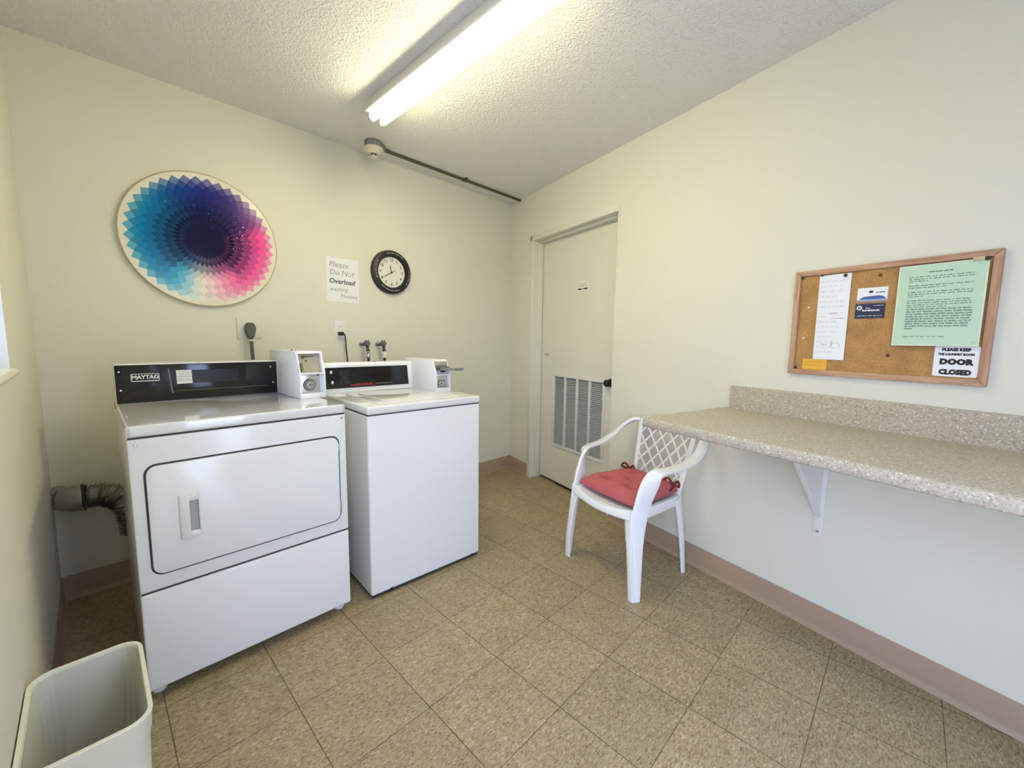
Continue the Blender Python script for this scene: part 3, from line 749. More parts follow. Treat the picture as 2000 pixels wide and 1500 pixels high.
# dryer outlet and plug
oc = empty('dryer_outlet', (.2345, YW, 1.256), 0, 'large square ivory outlet plate above the dryer', 'outlet')
m = MB(); m.box(-.0595, .0595, -.006, 0, -.057, .057, .003); m.build('cover_plate', M['door'], oc)
m = MB(); m.lathe([(0, .0085), (.026, .0085), (.028, .006), (0, .006)], 28, Matrix.Translation((-.002, 0, .005)) @ ry); m.build('socket', M['door'], oc)
pl = empty('dryer_plug', (.2325, YW, 1.245), 0, 'grey heavy plug and cord hanging down behind the dryer', 'power cord')
m = MB()
outl = [(-.011, .042), (.011, .042), (.020, .030), (.026, .012), (.022, -.008), (.015, -.034), (.009, -.044), (-.009, -.044), (-.015, -.034), (-.022, -.008), (-.026, .012), (-.020, .030)]
m.prism(outl, 'y', -.050, -.0085, .004, 3); m.build('plug', M['plug'], pl)
m = MB(); m.sweep([(0, -.034, -.038), (0, -.040, -.052), (0, -.044, -.10), (.001, -.048, -.16), (.003, -.06, -.24), (.004, -.09, -.40), (.004, -.11, -.52)], [(.0095, .006)]*7, up=(0, 1, 0), exp=3); m.build('cord', M['plug'], pl)
m = MB(); m.box(-.011, .011, -.052, -.030, -.059, -.051, .002); m.build('strain_relief', M['plate'], pl)

# washer outlet and cord
oc = empty('wall_outlet', (.745, YW, 1.262), 0, 'small white duplex outlet above the washer', 'outlet')
m = MB(); m.box(-.035, .035, -.005, 0, -.057, .057, .003); m.build('cover_plate', M['plate'], oc)
for dz in (.0195, -.0195):
    m = MB(); m.prism(rrect(-.0165, .0165, dz-.014, dz+.014, .008), 'y', -.0065, -.004); m.build('socket', M['plate'], oc)
m = MB(); m.box(-.0075, -.0055, -.0068, -.006, .015, .025); m.box(.0055, .0075, -.0068, -.006, .015, .025); m.build('slots', M['slot'], oc, smooth=False)
pl = empty('washer_plug', (.742, YW, 1.236), 0, 'thin black plug and cord running down behind the washer', 'power cord')
m = MB(); m.box(-.014, .016, -.036, -.0068, -.012, .012, .004, 3); m.build('plug', M['cordb'], pl)
m = MB(); m.tube([(.010, -.028, 0), (.022, -.030, -.006), (.026, -.032, -.04), (.027, -.034, -.10), (.032, -.036, -.16), (.034, -.04, -.26)], .0042, 10); m.build('cord', M['cordb'], pl)

# water valves
for i, (vx, lab) in enumerate(((.893, 'left washer tap with dark handle and black hose, next to the black cord'), (1.010, 'right washer tap with dark handle and white hose collar'))):
    v = empty('water_valve', (vx, YW+.0008, 1.165), 0, lab, 'tap', group='washer taps')
    m = MB(); m.lathe([(0, .006), (.020, .006), (.022, 0), (0, 0)], 20, ry); m.build('wall_flange', M['chrome'], v)
    m = MB(); m.tube([(0, -.004, 0), (0, -.05, 0), (0, -.075, -.004), (0, -.085, -.03)], .009, 12); m.lathe([(0, 0), (.012, .002), (.013, .018), (0, .02)], 8, Matrix.Translation((0, -.085, -.046))); m.build('valve_body', M['valve'], v)
    m = MB(); hR = Matrix.Translation((.0, -.075, .004)) @ Matrix.Rotation(-.5, 4, 'Z') @ Matrix.Rotation(PI/2-.35, 4, 'X')
    b = bmesh.new(); prof = []
    m.tube([(0, -.06, 0), (0, -.085, .012)], .005, 8, smooth=False)
    n = 30; ring = [(.021*(1+.13*math.cos(6*2*PI*i_/n))*math.cos(2*PI*i_/n), .021*(1+.13*math.cos(6*2*PI*i_/n))*math.sin(2*PI*i_/n)) for i_ in range(n)]
    m.prism(ring, 'z', .010, .024, .003, 2, mat=hR); m.build('valve_handle', M['valve'], v)
    m = MB(); m.tube([(0, -.086, -.05), (.001, -.088, -.09), (.003, -.092, -.15), (.004, -.10, -.26)], .0085 if i else .008, 12); m.build('hose', M['cordb'], v)
    m = MB(); m.lathe([(0, 0), (.012, 0), (.0135, .006), (.0135, .026 if not i else .036), (.011, .03 if not i else .042), (0, .03 if not i else .042)], 14, Matrix.Translation((.001, -.087, -.088)))
    m.build('hose_collar', M['chrome'] if not i else M['plate'], v)

# ------------------------------------------------------------------ vent duct left of the dryer
du = empty('dryer_duct', (-.52, YW, .48), 0, 'crinkled silver foil duct running from the wall into the gap behind the dryer', 'duct')
pts = catmull([(.035, -.085, .010), (.10, -.085, .006), (.145, -.092, -.006), (.185, -.105, -.045), (.205, -.12, -.11), (.215, -.13, -.19)], 9)
rr_ = [(.051 + .0055*math.cos(i*PI) + random.uniform(-.0015, .0015),)*2 for i in range(len(pts))]
m = MB(); m.sweep(pts, rr_, n=24, exp=2.0); ob = m.build('foil_hose', M['foil'], du, ang=12)
for v_ in ob.data.vertices:
    v_.co += Vector((random.uniform(-1, 1), random.uniform(-1, 1), random.uniform(-1, 1)))*.0030
m = MB(); m.sweep([(-.012, -.070, .012), (.02, -.083, .011), (.05, -.085, .010)], [(.048, .048), (.056, .056), (.0575, .0575)], n=20, exp=2.0); m.tube([(.045, -.085, .010), (.052, -.085, .010)], .060, 24, smooth=False)
ob = m.build('tape_collar', M['tape'], du, ang=60)
m = MB(); m.tube([(.055, -.085, .010), (.062, -.085, .010)], .0595, 24, smooth=False); m.build('clamp', M['gasket'], du)
m = MB(); m.tube([(-.012, -.070, .012), (-.022, -.035, .012), (-.022, 0, .012)], .045, 20); m.lathe([(0, .004), (.062, .004), (.062, 0), (0, 0)], 28, Matrix.Translation((-.022+.028, 0, .012)) @ ry) if False else None
m.build('wall_elbow', M['tape'], du)

# ------------------------------------------------------------------ ceiling things
lx = .728; ly0, ly1 = -.765, .455
lf = empty('fluorescent_light', (lx, 0, H), 0, 'two-tube fluorescent strip light on the ceiling', 'ceiling light')
m = MB(); m.prism([(-.056, 0), (-.070, -.051), (-.065, -.058), (.068, -.058), (.073, -.050), (.056, 0)], 'y', ly0, ly1, .002); m.build('housing', M['fixture'], lf)
for sx in (-.030, .030):
    m = MB(); m.tube([(sx, ly0+.014, -.077), (sx, ly1-.014, -.077)], .019, 18, smooth=False); m.build('tube', M['tube'], lf)
    for yy, s_ in ((ly0+.006, 1), (ly1-.006, -1)):
        m = MB(); m.prism([(sx-.012, -.055), (sx+.012, -.055), (sx+.012, -.088), (sx+.006, -.098), (sx-.006, -.098), (sx-.012, -.088)], 'y', yy-.006, yy+.006, .001); m.build('lamp_holder', M['fixture'], lf)
        m = MB(); m.tube([(sx, yy+s_*.005, -.077), (sx, yy+s_*.014, -.077)], .0192, 18, smooth=False); m.build('tube_cap', M['chrome'], lf)

sd = empty('smoke_detector', (.915, .845, H), 0, 'cream smoke detector on a grey metal ceiling box', 'smoke detector')
m = MB(); octo = [(.054*math.cos(PI/8+i*PI/4), .054*math.sin(PI/8+i*PI/4)) for i in range(8)]
m.prism(octo, 'z', -.040, 0, .002); m.prism([(.04, -.026), (.085, .006), (.085, .034), (.03, .045)], 'z', -.030, 0, .002); m.build('junction_box', M['zinc'], sd)
m = MB(); m.lathe([(0, -.040), (.057, -.040), (.059, -.052), (.050, -.060), (.036, -.072), (.034, -.077), (0, -.077)], 36); m.build('detector_body', M['detector'], sd)
m = MB(); m.lathe([(0, -.086), (.022, -.086), (.026, -.090), (.026, -.094), (.020, -.099), (0, -.100)], 28)
for k in range(8):
    a = k*PI/4+.3; m.box(-.003, .003, -.002, .002, -.09, -.078, mat=Matrix.Translation((.026*math.cos(a), .026*math.sin(a), 0)) @ Matrix.Rotation(a, 4, 'Z'))
m.build('sensor_head', M['detector'], sd)
m = MB(); m.lathe([(0, -.079), (.025, -.079), (.025, -.0865), (0, -.0865)], 28); m.build('sensor_gap', M['slot'], sd)
cd = empty('conduit', (.99, .885, H), 0, 'thin dark metal conduit along the ceiling from the smoke detector', 'pipe')
m = MB(); m.tube([(0, -.018, -.013), (.05, -.008, -.0115), (.12, 0, -.0105), (1.305, .004, -.0105)], .0098, 12); m.build('pipe', M['conduit'], cd)
m = MB(); m.tube([(.665, .002, -.0105), (.70, .002, -.0105)], .0125, 12, smooth=False); m.box(.675, .690, -.032, 0, -.004, 0, .001); m.build('clip', M['conduit'], cd)

# ------------------------------------------------------------------ counter
CT, CTH, CD, CS0 = .895, .040, .603, 2.112
CS1 = SL - .25
ct = at_right('wall_counter', 0, 0, 0, label='long speckled beige laminate counter shelf along the right wall', cat='counter')
m = MB()
pr = [(-.001, CT-CTH), (-CD+.004, CT-CTH), (-CD, CT-CTH+.004), (-CD, CT-.010), (-CD+.004, CT-.003), (-CD+.012, CT), (-.001, CT)]
m.prism(pr, 'x', CS0, CS1); m.build('worktop', M['lam'], ct, ang=50)
m = MB(); m.prism([(-.001, CT-.001), (-.020, CT-.001), (-.020, 1.000), (-.017, 1.004), (-.001, 1.005)], 'x', CS0+.025, CS1); m.build('backsplash', M['lam'], ct)
br = at_right('shelf_bracket', 2.545, 0, 0, label='white triangular steel bracket under the counter', cat='bracket')
m = MB(); m.box(-.018, .018, -.004, -.0005, .415, CT-CTH-.001, .001); m.box(-.018, .018, -.34, -.0005, CT-CTH-.005, CT-CTH-.001, .001)
m.build('mounting_flanges', M['bracket'], br)
m = MB(); m.prism([(-.004, CT-CTH-.005), (-.32, CT-CTH-.005), (-.30, CT-CTH-.02), (-.012, .50), (-.004, .485)], 'x', -.002, .002)
m.sweep([(0, -.305, CT-CTH-.018), (0, -.012, .497)], [(.011, .003)]*2, up=(1, 0, 0) if False else (0, .85, -.5), exp=4)
m.build('gusset', M['bracket'], br)
m = MB(); knobby(m, 0, -.004, .43, .006, .003); m.build('screw', M['chrome'], br)

# ------------------------------------------------------------------ cork board
bx0, bx1, bz0, bz1 = 2.385, 2.960, 1.085, 1.511
bb = at_right('bulletin_board', 0, 0, 0, label='oak-framed cork bulletin board above the counter', cat='bulletin board')
m = MB(); m.box(bx0+.01, bx1-.01, -.010, -.001, bz0+.01, bz1-.01); m.build('cork_panel', M['cork'], bb, smooth=False)
fw = .021
m = MB(); m.prism([(bx0, bz1), (bx1, bz1), (bx1-fw, bz1-fw), (bx0+fw, bz1-fw)], 'y', -.020, -.001, .002); m.build('top_rail', M['oak_h'], bb)
m = MB(); m.prism([(bx0, bz0), (bx1, bz0), (bx1-fw, bz0+fw), (bx0+fw, bz0+fw)], 'y', -.020, -.001, .002); m.build('bottom_rail', M['oak_h'], bb)
m = MB(); m.prism([(bx0, bz0), (bx0+fw, bz0+fw), (bx0+fw, bz1-fw), (bx0, bz1)], 'y', -.020, -.001, .002); m.build('stile', M['oak_v'], bb)
m = MB(); m.prism([(bx1, bz0), (bx1-fw, bz0+fw), (bx1-fw, bz1-fw), (bx1, bz1)], 'y', -.020, -.001, .002); m.build('stile', M['oak_v'], bb)

g = at_right('green_notice', 0, 0, 0, label='pale green laminated page of printed rules on the bulletin board', cat='notice')
yg = -.027
m = MB(); m._merge(sheet(2.722, 2.9345, 1.211, 1.485, yg, .0008, bend=.004), None); m.build('laminate', M['lamin'], g)
m = MB(); m._merge(sheet(2.726, 2.930, 1.2155, 1.4815, yg-.0006, .0004, bend=.004), None); m.build('page', M['green'], g)
rnd = random.Random(11); m = MB(); yi = yg-.0031
words(m, 2.800, 2.858, 1.459, .0050, yi, rnd, fill=.95, gap=.002)
z = 1.445
for para, n in ((0, 3), (1, 2), (2, 3), (3, 4)):
    for k in range(n):
        words(m, 2.752, 2.752 + (.155 if k < n-1 else rnd.uniform(.03, .10)), z, .0036, yi, rnd); z -= .0072
    z -= .0075
m.build('printed_text', M['green_ink'], g, smooth=False)
m = MB(); z = 1.336
for k in range(9):
    words(m, 2.753, 2.753 + (.158 if k < 8 else .02), z, .0050, yi, rnd, fill=.93, gap=.003); z -= .0082
m.build('bold_text', M['green_ink'], g, smooth=False)
m = MB(); words(m, 2.753, 2.855, 1.243, .0034, yi, rnd); m.build('closing_line', M['green_ink'], g, smooth=False)
for x_, z_ in ((2.733, 1.475), (2.915, 1.472), (2.733, 1.222), (2.922, 1.224)):
    m = MB(); m.box(x_-.0035, x_+.0035, yi-.0006, yi, z_-.0009, z_+.0009); m.build('staple', M['chrome'], g, smooth=False)

g = at_right('door_closed_card', 0, 0, 0, label='white card with bold black door closed lettering, lower right of the board', cat='card')
yc = -.0125
m = MB(); m.prism(rrect(2.833, 2.9375, 1.1105, 1.212, .006), 'y', yc, yc+.0015); m.build('card', M['paper'], g)
m = MB()
add_text(m, 'PLEASE KEEP', .0130, 2.884, yc-.0002, 1.1995, bold=.0009, sx=.92); add_text(m, 'THE LAUNDRY ROOM', .0095, 2.884, yc-.0002, 1.1842, bold=.0007, sx=.88)
add_text(m, 'DOOR', .0235, 2.886, yc-.0002, 1.1590, bold=.0020, sx=1.03, spacing=1.08); add_text(m, 'CLOSED', .0215, 2.886, yc-.0002, 1.1250, bold=.0017, sx=.90, spacing=1.05)
m.build('lettering', M['black_ink'], g, smooth=False)

g = at_right('handwritten_list', 0, 0, 0, label='long white handwritten sheet pinned at the left of the bulletin board', cat='paper')
yn = -.0135
m = MB(); m._merge(sheet(2.473, 2.579, 1.150, 1.486, yn, .0006, bend=.003), None); m.build('sheet', M['paper'], g)
rnd = random.Random(21); yi = yn-.0017; z = 1.462
import_lines = [(1, .9), (1, .85), (1, .9), (1, .8), (1, .9), (1, .95), (0, 0), (1, .3), (1, .85), (1, .8), (1, .7), (1, .6), (1, .5), (1, .6), (1, .7)]
for on, w_ in import_lines:
    if on:
        m = MB(); words(m, 2.482, 2.482 + .088*w_, z, .0055, yi, rnd, fill=.35); m.build('handwritten_line', M['blue_ink'], g, smooth=False)
    z -= .0200
m = MB(); words(m, 2.520, 2.552, 1.335, .006, yi, rnd, fill=.5); m.box(2.522, 2.566, yi-.0002, yi, 1.313, 1.3145); m.build('red_writing', M['redpen'], g, smooth=False)
m = MB(); words(m, 2.500, 2.520, 1.212, .006, yi, rnd, fill=.6); m.tube([(2.531, yi, 1.206), (2.536, yi, 1.216), (2.534, yi, 1.224), (2.530, yi, 1.219), (2.535, yi, 1.208)], .0007, 6)
m.tube([(2.548+.014*math.cos(a*PI/8), yi, 1.206+.012*math.sin(a*PI/8)) for a in range(-2, 13)], .0005, 6, smooth=False); m.build('signature', M['pencil'], g)

g = at_right('blue_business_card', 0, 0, 0, label='white business card with a blue band, above the navy card', cat='card')
m = MB(); m.box(2.602, 2.692, -.0115, -.0101, 1.371, 1.424); m.build('card', M['paper'], g, smooth=False)
m = MB(); m.prism([(2.612, 1.384), (2.622, 1.391), (2.640, 1.3925), (2.665, 1.394), (2.678, 1.392), (2.688, 1.384), (2.6885, 1.380), (2.608, 1.380)], 'y', -.0118, -.0114); m.build('blue_band', M['blueart'], g, smooth=False)
m = MB(); m.box(2.602, 2.692, -.0117, -.0114, 1.371, 1.3785); m.build('grey_band', M['greyart'], g, smooth=False)
m = MB(); m.prism([(2.636, 1.409), (2.640, 1.413), (2.648, 1.412), (2.651, 1.407), (2.645, 1.404), (2.638, 1.405)], 'y', -.0118, -.0114); rnd = random.Random(4); words(m, 2.658, 2.684, 1.406, .0045, -.0115, rnd, fill=.9, gap=.002); m.build('print', M['black_ink'], g, smooth=False)
g = at_right('navy_business_card', 0, 0, 0, label='dark navy business card with white print, below the blue and white card', cat='card')
m = MB(); m.box(2.600, 2.6886, -.0115, -.0101, 1.3105, 1.3650); m.build('card', M['navy'], g, smooth=False)
m = MB(); rnd = random.Random(8)
m.lathe([(.0085, 0), (.0085, .0005), (.0045, .0005), (.0045, 0), (.0085, 0)], 20, Matrix.Translation((2.6125, -.0115, 1.350)) @ ry)
words(m, 2.622, 2.674, 1.3405, .0065, -.0116, rnd, fill=.9, gap=.001); words(m, 2.655, 2.684, 1.3575, .0025, -.0116, rnd); words(m, 2.608, 2.680, 1.3205, .0028, -.0116, rnd); words(m, 2.632, 2.645, 1.349, .004, -.0116, rnd)
m.build('print', M['white_ink'], g, smooth=False)
g = at_right('amber_note', 0, 0, 0, label='amber yellow paper slip at the lower left corner of the board', cat='note')
m = MB(); m.box(2.436, 2.523, -.0120, -.0101, 1.1065, 1.1505); m.build('slip', M['yellow'], g, smooth=False)
m = MB(); rnd = random.Random(6); words(m, 2.444, 2.515, 1.138, .0035, -.0121, rnd); words(m, 2.444, 2.50, 1.126, .0035, -.0121, rnd); m.build('print', M['yellow2'], g, smooth=False)

def pin(s, z, mat, lab, d=.010, grp='push pins on the cork board', r=.0055):
    p = at_right('push_pin', s, d, z, label=lab, cat='push pin', group=grp)
    m = MB(); m.lathe([(0, .0065), (r*.7, .006), (r, .003), (r*.8, .001), (0, 0)], 16, ry); m.build('pin_head', mat, p); return p
pin(2.410, 1.4845, M['pin_dark'], 'dark push pin at the upper left corner of the cork')
pin(2.6655, 1.467, M['pin_brown'], 'brown push pin above the business cards')
pin(2.711, 1.174, M['pin_brown'], 'brown push pin in the bare cork below the green page')
pin(2.4115, 1.1125, M['pin_dark'], 'dark push pin at the lower left corner beside the amber slip')
pin(2.4425, 1.361, M['pin_light'], 'upper of two pale push pins left of the handwritten sheet')
pin(2.432, 1.2365, M['pin_light'], 'lower of two pale push pins left of the handwritten sheet')
pin(2.561, 1.478, M['pin_dark'], 'black push pin holding the handwritten sheet', d=.0160, r=.0065)
pin(2.482, 1.4870, M['pin_brown'], 'brown push pin at the upper left of the handwritten sheet', d=.0145, r=.005)
pin(2.9305, 1.4835, M['pin_dark'], 'dark push pin at the upper right corner by the green page', d=.0275, r=.0065)
cl = at_right('metal_clip', 2.912, .0285, 1.4845, label='small brass-coloured clip at the top right of the green page', cat='clip')
m = MB(); m.box(-.014, .012, -.003, 0, -.006, .008, .001); m.build('clip_body', M['artedge'], cl)

# ------------------------------------------------------------------ chair
ch = at_right('patio_chair', 1.806, .32, 0, label='white resin armchair with a lattice back, tucked at the end of the counter', cat='chair')
def strap(mb, pts, sizes, ups, sub=6, n=14, exp=3.2):
    P_ = catmull(pts, sub); S_ = lerp_list(sizes, sub); U_ = lerp_list(ups, sub); mb.sweep(P_, S_, up=[tuple(u) for u in U_], n=n, exp=exp)
for sx in (-1, 1):
    # front leg: wide face outward, tapering to the foot
    m = MB()
    strap(m, [(sx*.2475, -.206, 0), (sx*.240, -.203, .12), (sx*.229, -.196, .26), (sx*.222, -.186, .36), (sx*.222, -.176, .425)],
          [(.023, .009), (.028, .010), (.034, .011), (.043, .012), (.048, .013)], [(sx, -.35, .1)]*5)
    strap(m, [(sx*.236, -.222, .001), (sx*.229, -.226, .12), (sx*.213, -.222, .26), (sx*.196, -.214, .36), (sx*.185, -.207, .40)],
          [(.018, .006), (.017, .006), (.018, .007), (.022, .008), (.026, .008)], [(0, -1, .1)]*5)
    m.build('leg', M['resin'], ch)
    m = MB()
    strap(m, [(sx*.195, .212, 0), (sx*.189, .202, .13), (sx*.180, .188, .27), (sx*.172, .172, .385), (sx*.170, .166, .41)],
          [(.017, .010), (.021, .011), (.027, .013), (.034, .014), (.036, .014)], [(sx, .4, .1)]*5)
    m.build('leg', M['resin'], ch)
    # arm: rises from the front leg, turns back, swells outward and climbs to the back
    m = MB()
    strap(m, [(sx*.221, -.168, .41), (sx*.226, -.152, .48), (sx*.238, -.132, .55), (sx*.251, -.106, .599), (sx*.263, -.060, .610), (sx*.276, .035, .618), (sx*.284, .125, .645), (sx*.272, .200, .697), (sx*.236, .250, .738), (sx*.190, .273, .748)],
          [(.046, .012), (.045, .012), (.042, .012), (.031, .011), (.026, .0105), (.026, .0105), (.026, .0105), (.025, .011), (.022, .012), (.018, .012)],
          [(sx, -.2, 0), (sx, -.25, 0), (sx*.9, -.6, .1), (sx*.35, -.5, .8), (sx*.1, -.1, 1), (sx*.1, -.1, 1), (sx*.2, -.1, 1), (sx*.4, 0, 1), (sx*.4, .2, 1), (sx*.3, .4, 1)], sub=6)
    m.build('armrest', M['resin'], ch)
# seat shell with a rolled front
b = bmesh.new(); nx, ny = 16, 16; g0 = []
def seat_pt(u, v, low):
    hwid = .205 + (.160-.205)*v; x_ = hwid*(2*u-1)
    y_ = -.215 + .405*v + .018*math.cos(PI*(u-.5))*-(1-v)
    z_ = .412 - .010*math.sin(PI*v)*math.cos(PI*(u-.5)) + (.006*abs(2*u-1)**3)
    return Vector((x_, y_, z_ - low))
for low in (0, .012):
    g0.append([[b.verts.new(seat_pt(i/nx, j/ny, low)) for j in range(ny+1)] for i in range(nx+1)])
for side in (0, 1):
    G = g0[side]
    for i in range(nx):
        for j in range(ny): b.faces.new((G[i][j], G[i+1][j], G[i+1][j+1], G[i][j+1]) if side == 0 else (G[i][j], G[i][j+1], G[i+1][j+1], G[i+1][j]))
rim = [(i, 0) for i in range(nx)] + [(nx, j) for j in range(ny)] + [(i, ny) for i in range(nx, 0, -1)] + [(0, j) for j in range(ny, 0, -1)]
for k in range(len(rim)):
    i, j = rim[k]; i2, j2 = rim[(k+1) % len(rim)]; b.faces.new((g0[0][i2][j2], g0[0][i][j], g0[1][i][j], g0[1][i2][j2]))
bmesh.ops.recalc_face_normals(b, faces=b.faces)
m = MB(); m._merge(b, None)
fr = [(-.205, -.213, .404), (-.12, -.226, .392), (0, -.232, .384), (.12, -.226, .392), (.205, -.213, .404)]
strap(m, fr, [(.024, .007), (.020, .007), (.018, .007), (.020, .007), (.024, .007)], [(0, -1, .25)]*5)
for sx in (-1, 1): strap(m, [(sx*.212, -.19, .392), (sx*.192, 0, .392), (sx*.168, .18, .392)], [(.024, .006)]*3, [(sx, 0, .1)]*3)
strap(m, [(-.165, .186, .392), (0, .192, .392), (.165, .186, .392)], [(.024, .006)]*3, [(0, 1, 0)]*3)
m.build('seat', M['resin'], ch)
# back: side posts, curved crest and a diagonal lattice
def back_pt(u, z):       # u -1..1 across, leaning back surface
    t = (z-.40)/.38; hwid = .148 + .036*t
    return Vector((u*hwid, .188 + .092*t + .012*(1-u*u), z))
m = MB()
for sx in (-1, 1):
    P_ = [back_pt(sx, z_) for z_ in (.395, .47, .55, .63, .70, .745)]
    strap(m, P_, [(.015, .008)]*6, [(0, -1, .2)]*6)
crest = [back_pt(-1, .738), back_pt(-.8, .758), back_pt(-.4, .772), back_pt(0, .776), back_pt(.4, .772), back_pt(.8, .758), back_pt(1, .738)]
strap(m, crest, [(.016, .009)]*7, [(0, -1, .2)]*7)
bk = m.build('backrest', M['resin'], ch)
m = MB()
def clip_line(x0, slope):
    """strip x = x0 + slope*(z-.40), kept inside the frame"""
    seg = []
    for k in range(0, 61):
        z_ = .405 + k*.006; x_ = x0 + slope*(z_-.405); t = (z_-.40)/.38; hwid = .146 + .036*t
        if abs(x_) <= hwid and z_ < .770: seg.append(back_pt(x_/(.148+.036*t), z_))
        elif seg: break
    return seg
for sl in (.80, -.80):
    x0 = -.60
    while x0 < .60:
        sg_ = clip_line(x0, sl)
        if len(sg_) > 2: m.sweep(sg_, [(.0058, .0035)]*len(sg_), up=(0, -1, .2), n=8, exp=4)
        x0 += .072
m.build('lattice', M['resin'], bk)

# cushion
cu = at_right('seat_cushion', 1.806, .32, .4275, label='tufted rose-red seat cushion with ties, lying on the patio chair', cat='cushion')
b = bmesh.new(); n = 44; tops = []; bots = []
tufts = [(0, 0), (-.085, .085), (.085, .085), (-.085, -.085), (.085, -.085)]
for i in range(n+1):
    ra, rb = [], []
    for j in range(n+1):
        u = 2*i/n-1; v = 2*j/n-1
        hwid = .200 + (.166-.200)*((v+1)/2)
        x_ = hwid*u; y_ = -.005 + .190*v
        rnd_ = 1-.045*(u*u*v*v); x_ *= rnd_; y_ *= rnd_
        e = (max(0, 1-abs(u)**5)*max(0, 1-abs(v)**5))**.5
        hgt = .062*e
        for tx, ty in tufts:
            d_ = math.hypot(x_-tx, y_-ty); hgt -= .020*math.exp(-(d_/.018)**2)*e + .022*math.exp(-(d_/.042)**2)*e
        hgt += (.0035*math.sin(9*u+3*v)*math.sin(5*v-2*u) + .0030*math.sin(17*u-6*v+1)*math.sin(7*u+11*v))*e
        seam = .006*math.exp(-((abs(x_)-0)/.010)**2)*0
        zb = -.001 + .008*(1-e)
        ra.append(b.verts.new((x_, y_, zb+.010+max(.0, hgt)))); rb.append(b.verts.new((x_, y_, zb)))
    tops.append(ra); bots.append(rb)
for i in range(n):
    for j in range(n):
        b.faces.new((tops[i][j], tops[i+1][j], tops[i+1][j+1], tops[i][j+1])); b.faces.new((bots[i][j], bots[i][j+1], bots[i+1][j+1], bots[i+1][j]))
rim = [(i, 0) for i in range(n)] + [(n, j) for j in range(n)] + [(i, n) for i in range(n, 0, -1)] + [(0, j) for j in range(n, 0, -1)]
for k in range(len(rim)):
    i, j = rim[k]; i2, j2 = rim[(k+1) % len(rim)]; b.faces.new((tops[i2][j2], tops[i][j], bots[i][j], bots[i2][j2]))
bmesh.ops.recalc_face_normals(b, faces=b.faces)
m = MB(); m._merge(b, None); m.build('pad', M['cushion'], cu, ang=80)
for tx, ty in tufts:
    m = MB(); m.lathe([(0, .004), (.005, .003), (.007, 0), (0, -.001)], 12, Matrix.Translation((tx, ty, .030))); m.build('tuft_button', M['cushion'], cu)
for sx in (-1, 1):
    m = MB(); c0 = Vector((sx*.150, .154, .046))
    m.tube([c0, c0+Vector((-.03, -.010, .028)), c0+Vector((-.045, -.02, .008)), c0+Vector((-.01, -.008, .002)), c0], .0062, 8)
    m.tube([c0, c0+Vector((.03, -.006, .026)), c0+Vector((.046, -.018, .004)), c0+Vector((.01, -.004, .002)), c0], .0062, 8)
    m.tube([c0, c0+Vector((-.018, -.03, -.004)), c0+Vector((-.036, -.05, -.012))], .0055, 8); m.tube([c0, c0+Vector((.016, -.03, -.008)), c0+Vector((.02, -.052, -.020))], .0055, 8)
    m.tube([c0+Vector((0, -.012, -.018)), c0+Vector((0, 0, 0)), c0+Vector((sx*.004, .010, .008))], .0055, 8)
    m.build('tie_bow', M['cushion_d'], cu)

# ------------------------------------------------------------------ wastebasket
wb = empty('wastebasket', (-.4565, -.3850, 0), 0, 'open ivory plastic wastebasket with a clear liner, against the left wall', 'wastebasket')
def ring_pts(hx, hy, r, z, n=7): return [(x_, y_, z) for x_, y_ in rrect(-hx, hx, -hy, hy, r, n)]
def loft(rings):
    b = bmesh.new(); V_ = [[b.verts.new(p) for p in R_] for R_ in rings]; k = len(V_[0])
    for A, B in zip(V_, V_[1:]):
        for i in range(k): b.faces.new((A[i], A[(i+1) % k], B[(i+1) % k], B[i]))
    b.faces.new(V_[0][::-1]); b.faces.new(V_[-1]); return b
ht = .400
R_ = [ring_pts(.070, .130, .035, 0), ring_pts(.074, .134, .037, .006), ring_pts(.088, .153, .04, .20), ring_pts(.0935, .160, .042, .345), ring_pts(.0965, .164, .044, .352), ring_pts(.0985, .167, .045, .392), ring_pts(.1005, .1695, .046, .398), ring_pts(.0995, .168, .045, ht), ring_pts(.0925, .161, .040, ht), ring_pts(.0905, .159, .038, .394), ring_pts(.0865, .152, .036, .20), ring_pts(.072, .132, .033, .008)]
b = loft(R_); bmesh.ops.recalc_face_normals(b, faces=b.faces); m = MB(); m._merge(b, None); m.build('bin_body', M['bin'], wb, ang=50)
# liner: draped inside with folds
b = bmesh.new(); rn = random.Random(14); rings = []
levels = [(.0888, .1575, .393, .0), (.0860, .152, .33, .0035), (.083, .147, .24, .005), (.078, .140, .13, .005), (.068, .126, .03, .002)]
for hx_, hy_, z_, amp in levels:
    ring = []; pts_ = rrect(-hx_, hx_, -hy_, hy_, .034, 14)
    for k, (x_, y_) in enumerate(pts_):
        s_ = 1 - amp/.1*(.5+.5*math.sin(k*1.9+z_*14)) ; ring.append(b.verts.new((x_*s_, y_*s_, z_)))
    rings.append(ring)
for A, B in zip(rings, rings[1:]):
    for i in range(len(A)): b.faces.new((A[i], A[(i+1) % len(A)], B[(i+1) % len(A)], B[i]))
b.faces.new(rings[-1]); bmesh.ops.recalc_face_normals(b, faces=b.faces)
m = MB(); m._merge(b, None); m.build('bin_liner', M['liner'], wb, ang=80)

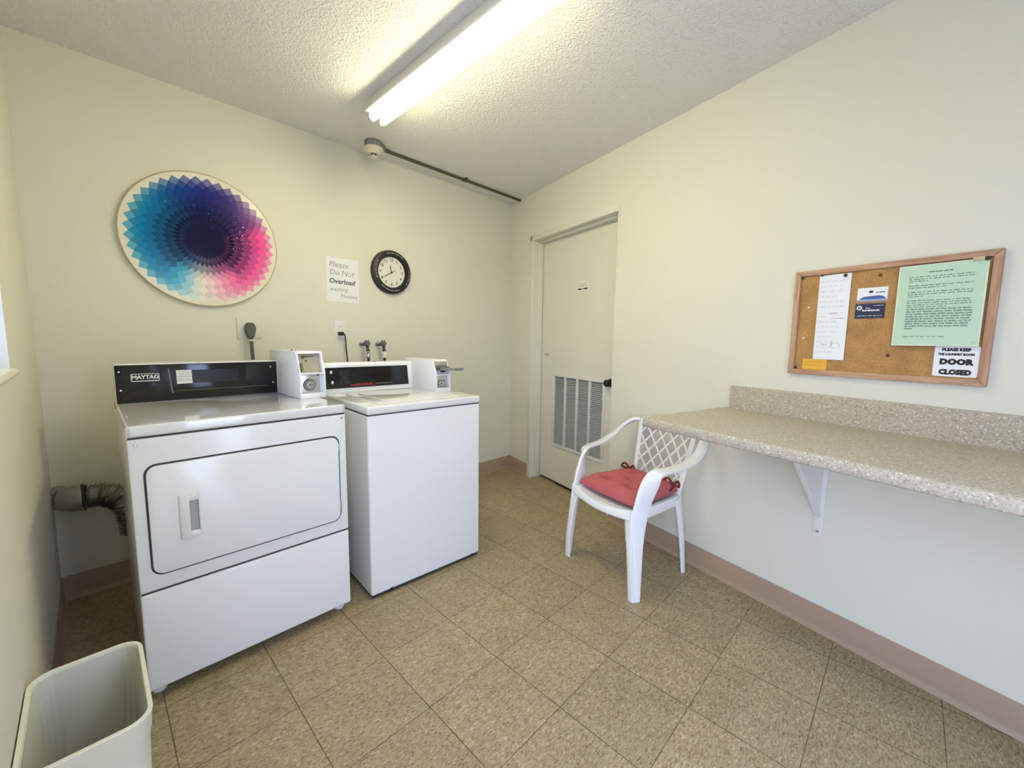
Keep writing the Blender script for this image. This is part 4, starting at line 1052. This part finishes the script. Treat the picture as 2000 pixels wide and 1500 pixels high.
# ------------------------------------------------------------------ light
W = bpy.data.worlds.new('sky'); bpy.context.scene.world = W; W.use_nodes = True
nt = W.node_tree; bg = nt.nodes['Background']
tc = nt.nodes.new('ShaderNodeTexCoord'); sp = nt.nodes.new('ShaderNodeSeparateXYZ'); nt.links.new(tc.outputs['Generated'], sp.inputs[0])
rp = nt.nodes.new('ShaderNodeValToRGB'); mr = nt.nodes.new('ShaderNodeMapRange'); mr.inputs['From Min'].default_value = -1
nt.links.new(sp.outputs['Z'], mr.inputs['Value']); nt.links.new(mr.outputs[0], rp.inputs[0])
e = rp.color_ramp.elements; e[0].position = .48; e[0].color = (.50, .56, .62, 1); e[1].position = .56; e[1].color = (.62, .755, 1.16, 1)
nt.links.new(rp.outputs[0], bg.inputs['Color']); bg.inputs['Strength'].default_value = SKY_W
def portal(name, loc, rot, sx, sy):
    l = bpy.data.lights.new(name, 'AREA'); l.shape = 'RECTANGLE'; l.size = sx; l.size_y = sy; l.cycles.is_portal = True
    o = bpy.data.objects.new(name, l); COL.objects.link(o); o.location = loc; o.rotation_euler = rot
portal('window_portal', (XL-.13, (WY0+WY1)/2, (WZ0+WZ1)/2), (0, -PI/2, 0), WZ1-WZ0, WY1-WY0)
portal('added_doorway_portal', ((DX0+DX1)/2, YF-.13, DZ/2), (PI/2, 0, 0), DX1-DX0, DZ)
portal('doorway_portal', (XL-.13, (DY0+DY1)/2, DZ/2), (0, -PI/2, 0), DZ, DY1-DY0)

# ------------------------------------------------------------------ camera
F_, YAW, PIT, ROL = 801.0587, .8006, -.109, .0132
C = Vector((-.4013, -1.6532, 1.2154))
fwd = Vector((math.sin(YAW)*math.cos(PIT), math.cos(YAW)*math.cos(PIT), math.sin(PIT)))
rt = Vector((math.cos(YAW), -math.sin(YAW), 0)); up = rt.cross(fwd)
r2 = rt*math.cos(ROL) + up*math.sin(ROL); u2 = -rt*math.sin(ROL) + up*math.cos(ROL)
mat = Matrix(((r2.x, u2.x, -fwd.x, C.x), (r2.y, u2.y, -fwd.y, C.y), (r2.z, u2.z, -fwd.z, C.z), (0, 0, 0, 1)))
cam = bpy.data.cameras.new('camera'); co = bpy.data.objects.new('camera', cam); COL.objects.link(co)
co.matrix_world = mat; cam.sensor_fit = 'HORIZONTAL'; cam.sensor_width = 36; cam.lens = 36*F_/2000; cam.clip_start = .02
sc = bpy.context.scene; sc.camera = co
sc.view_settings.view_transform = 'Standard'; sc.view_settings.look = 'None'; sc.view_settings.gamma = 1.0
sc.view_settings.use_curve_mapping = False; sc.view_settings.exposure = 0.12
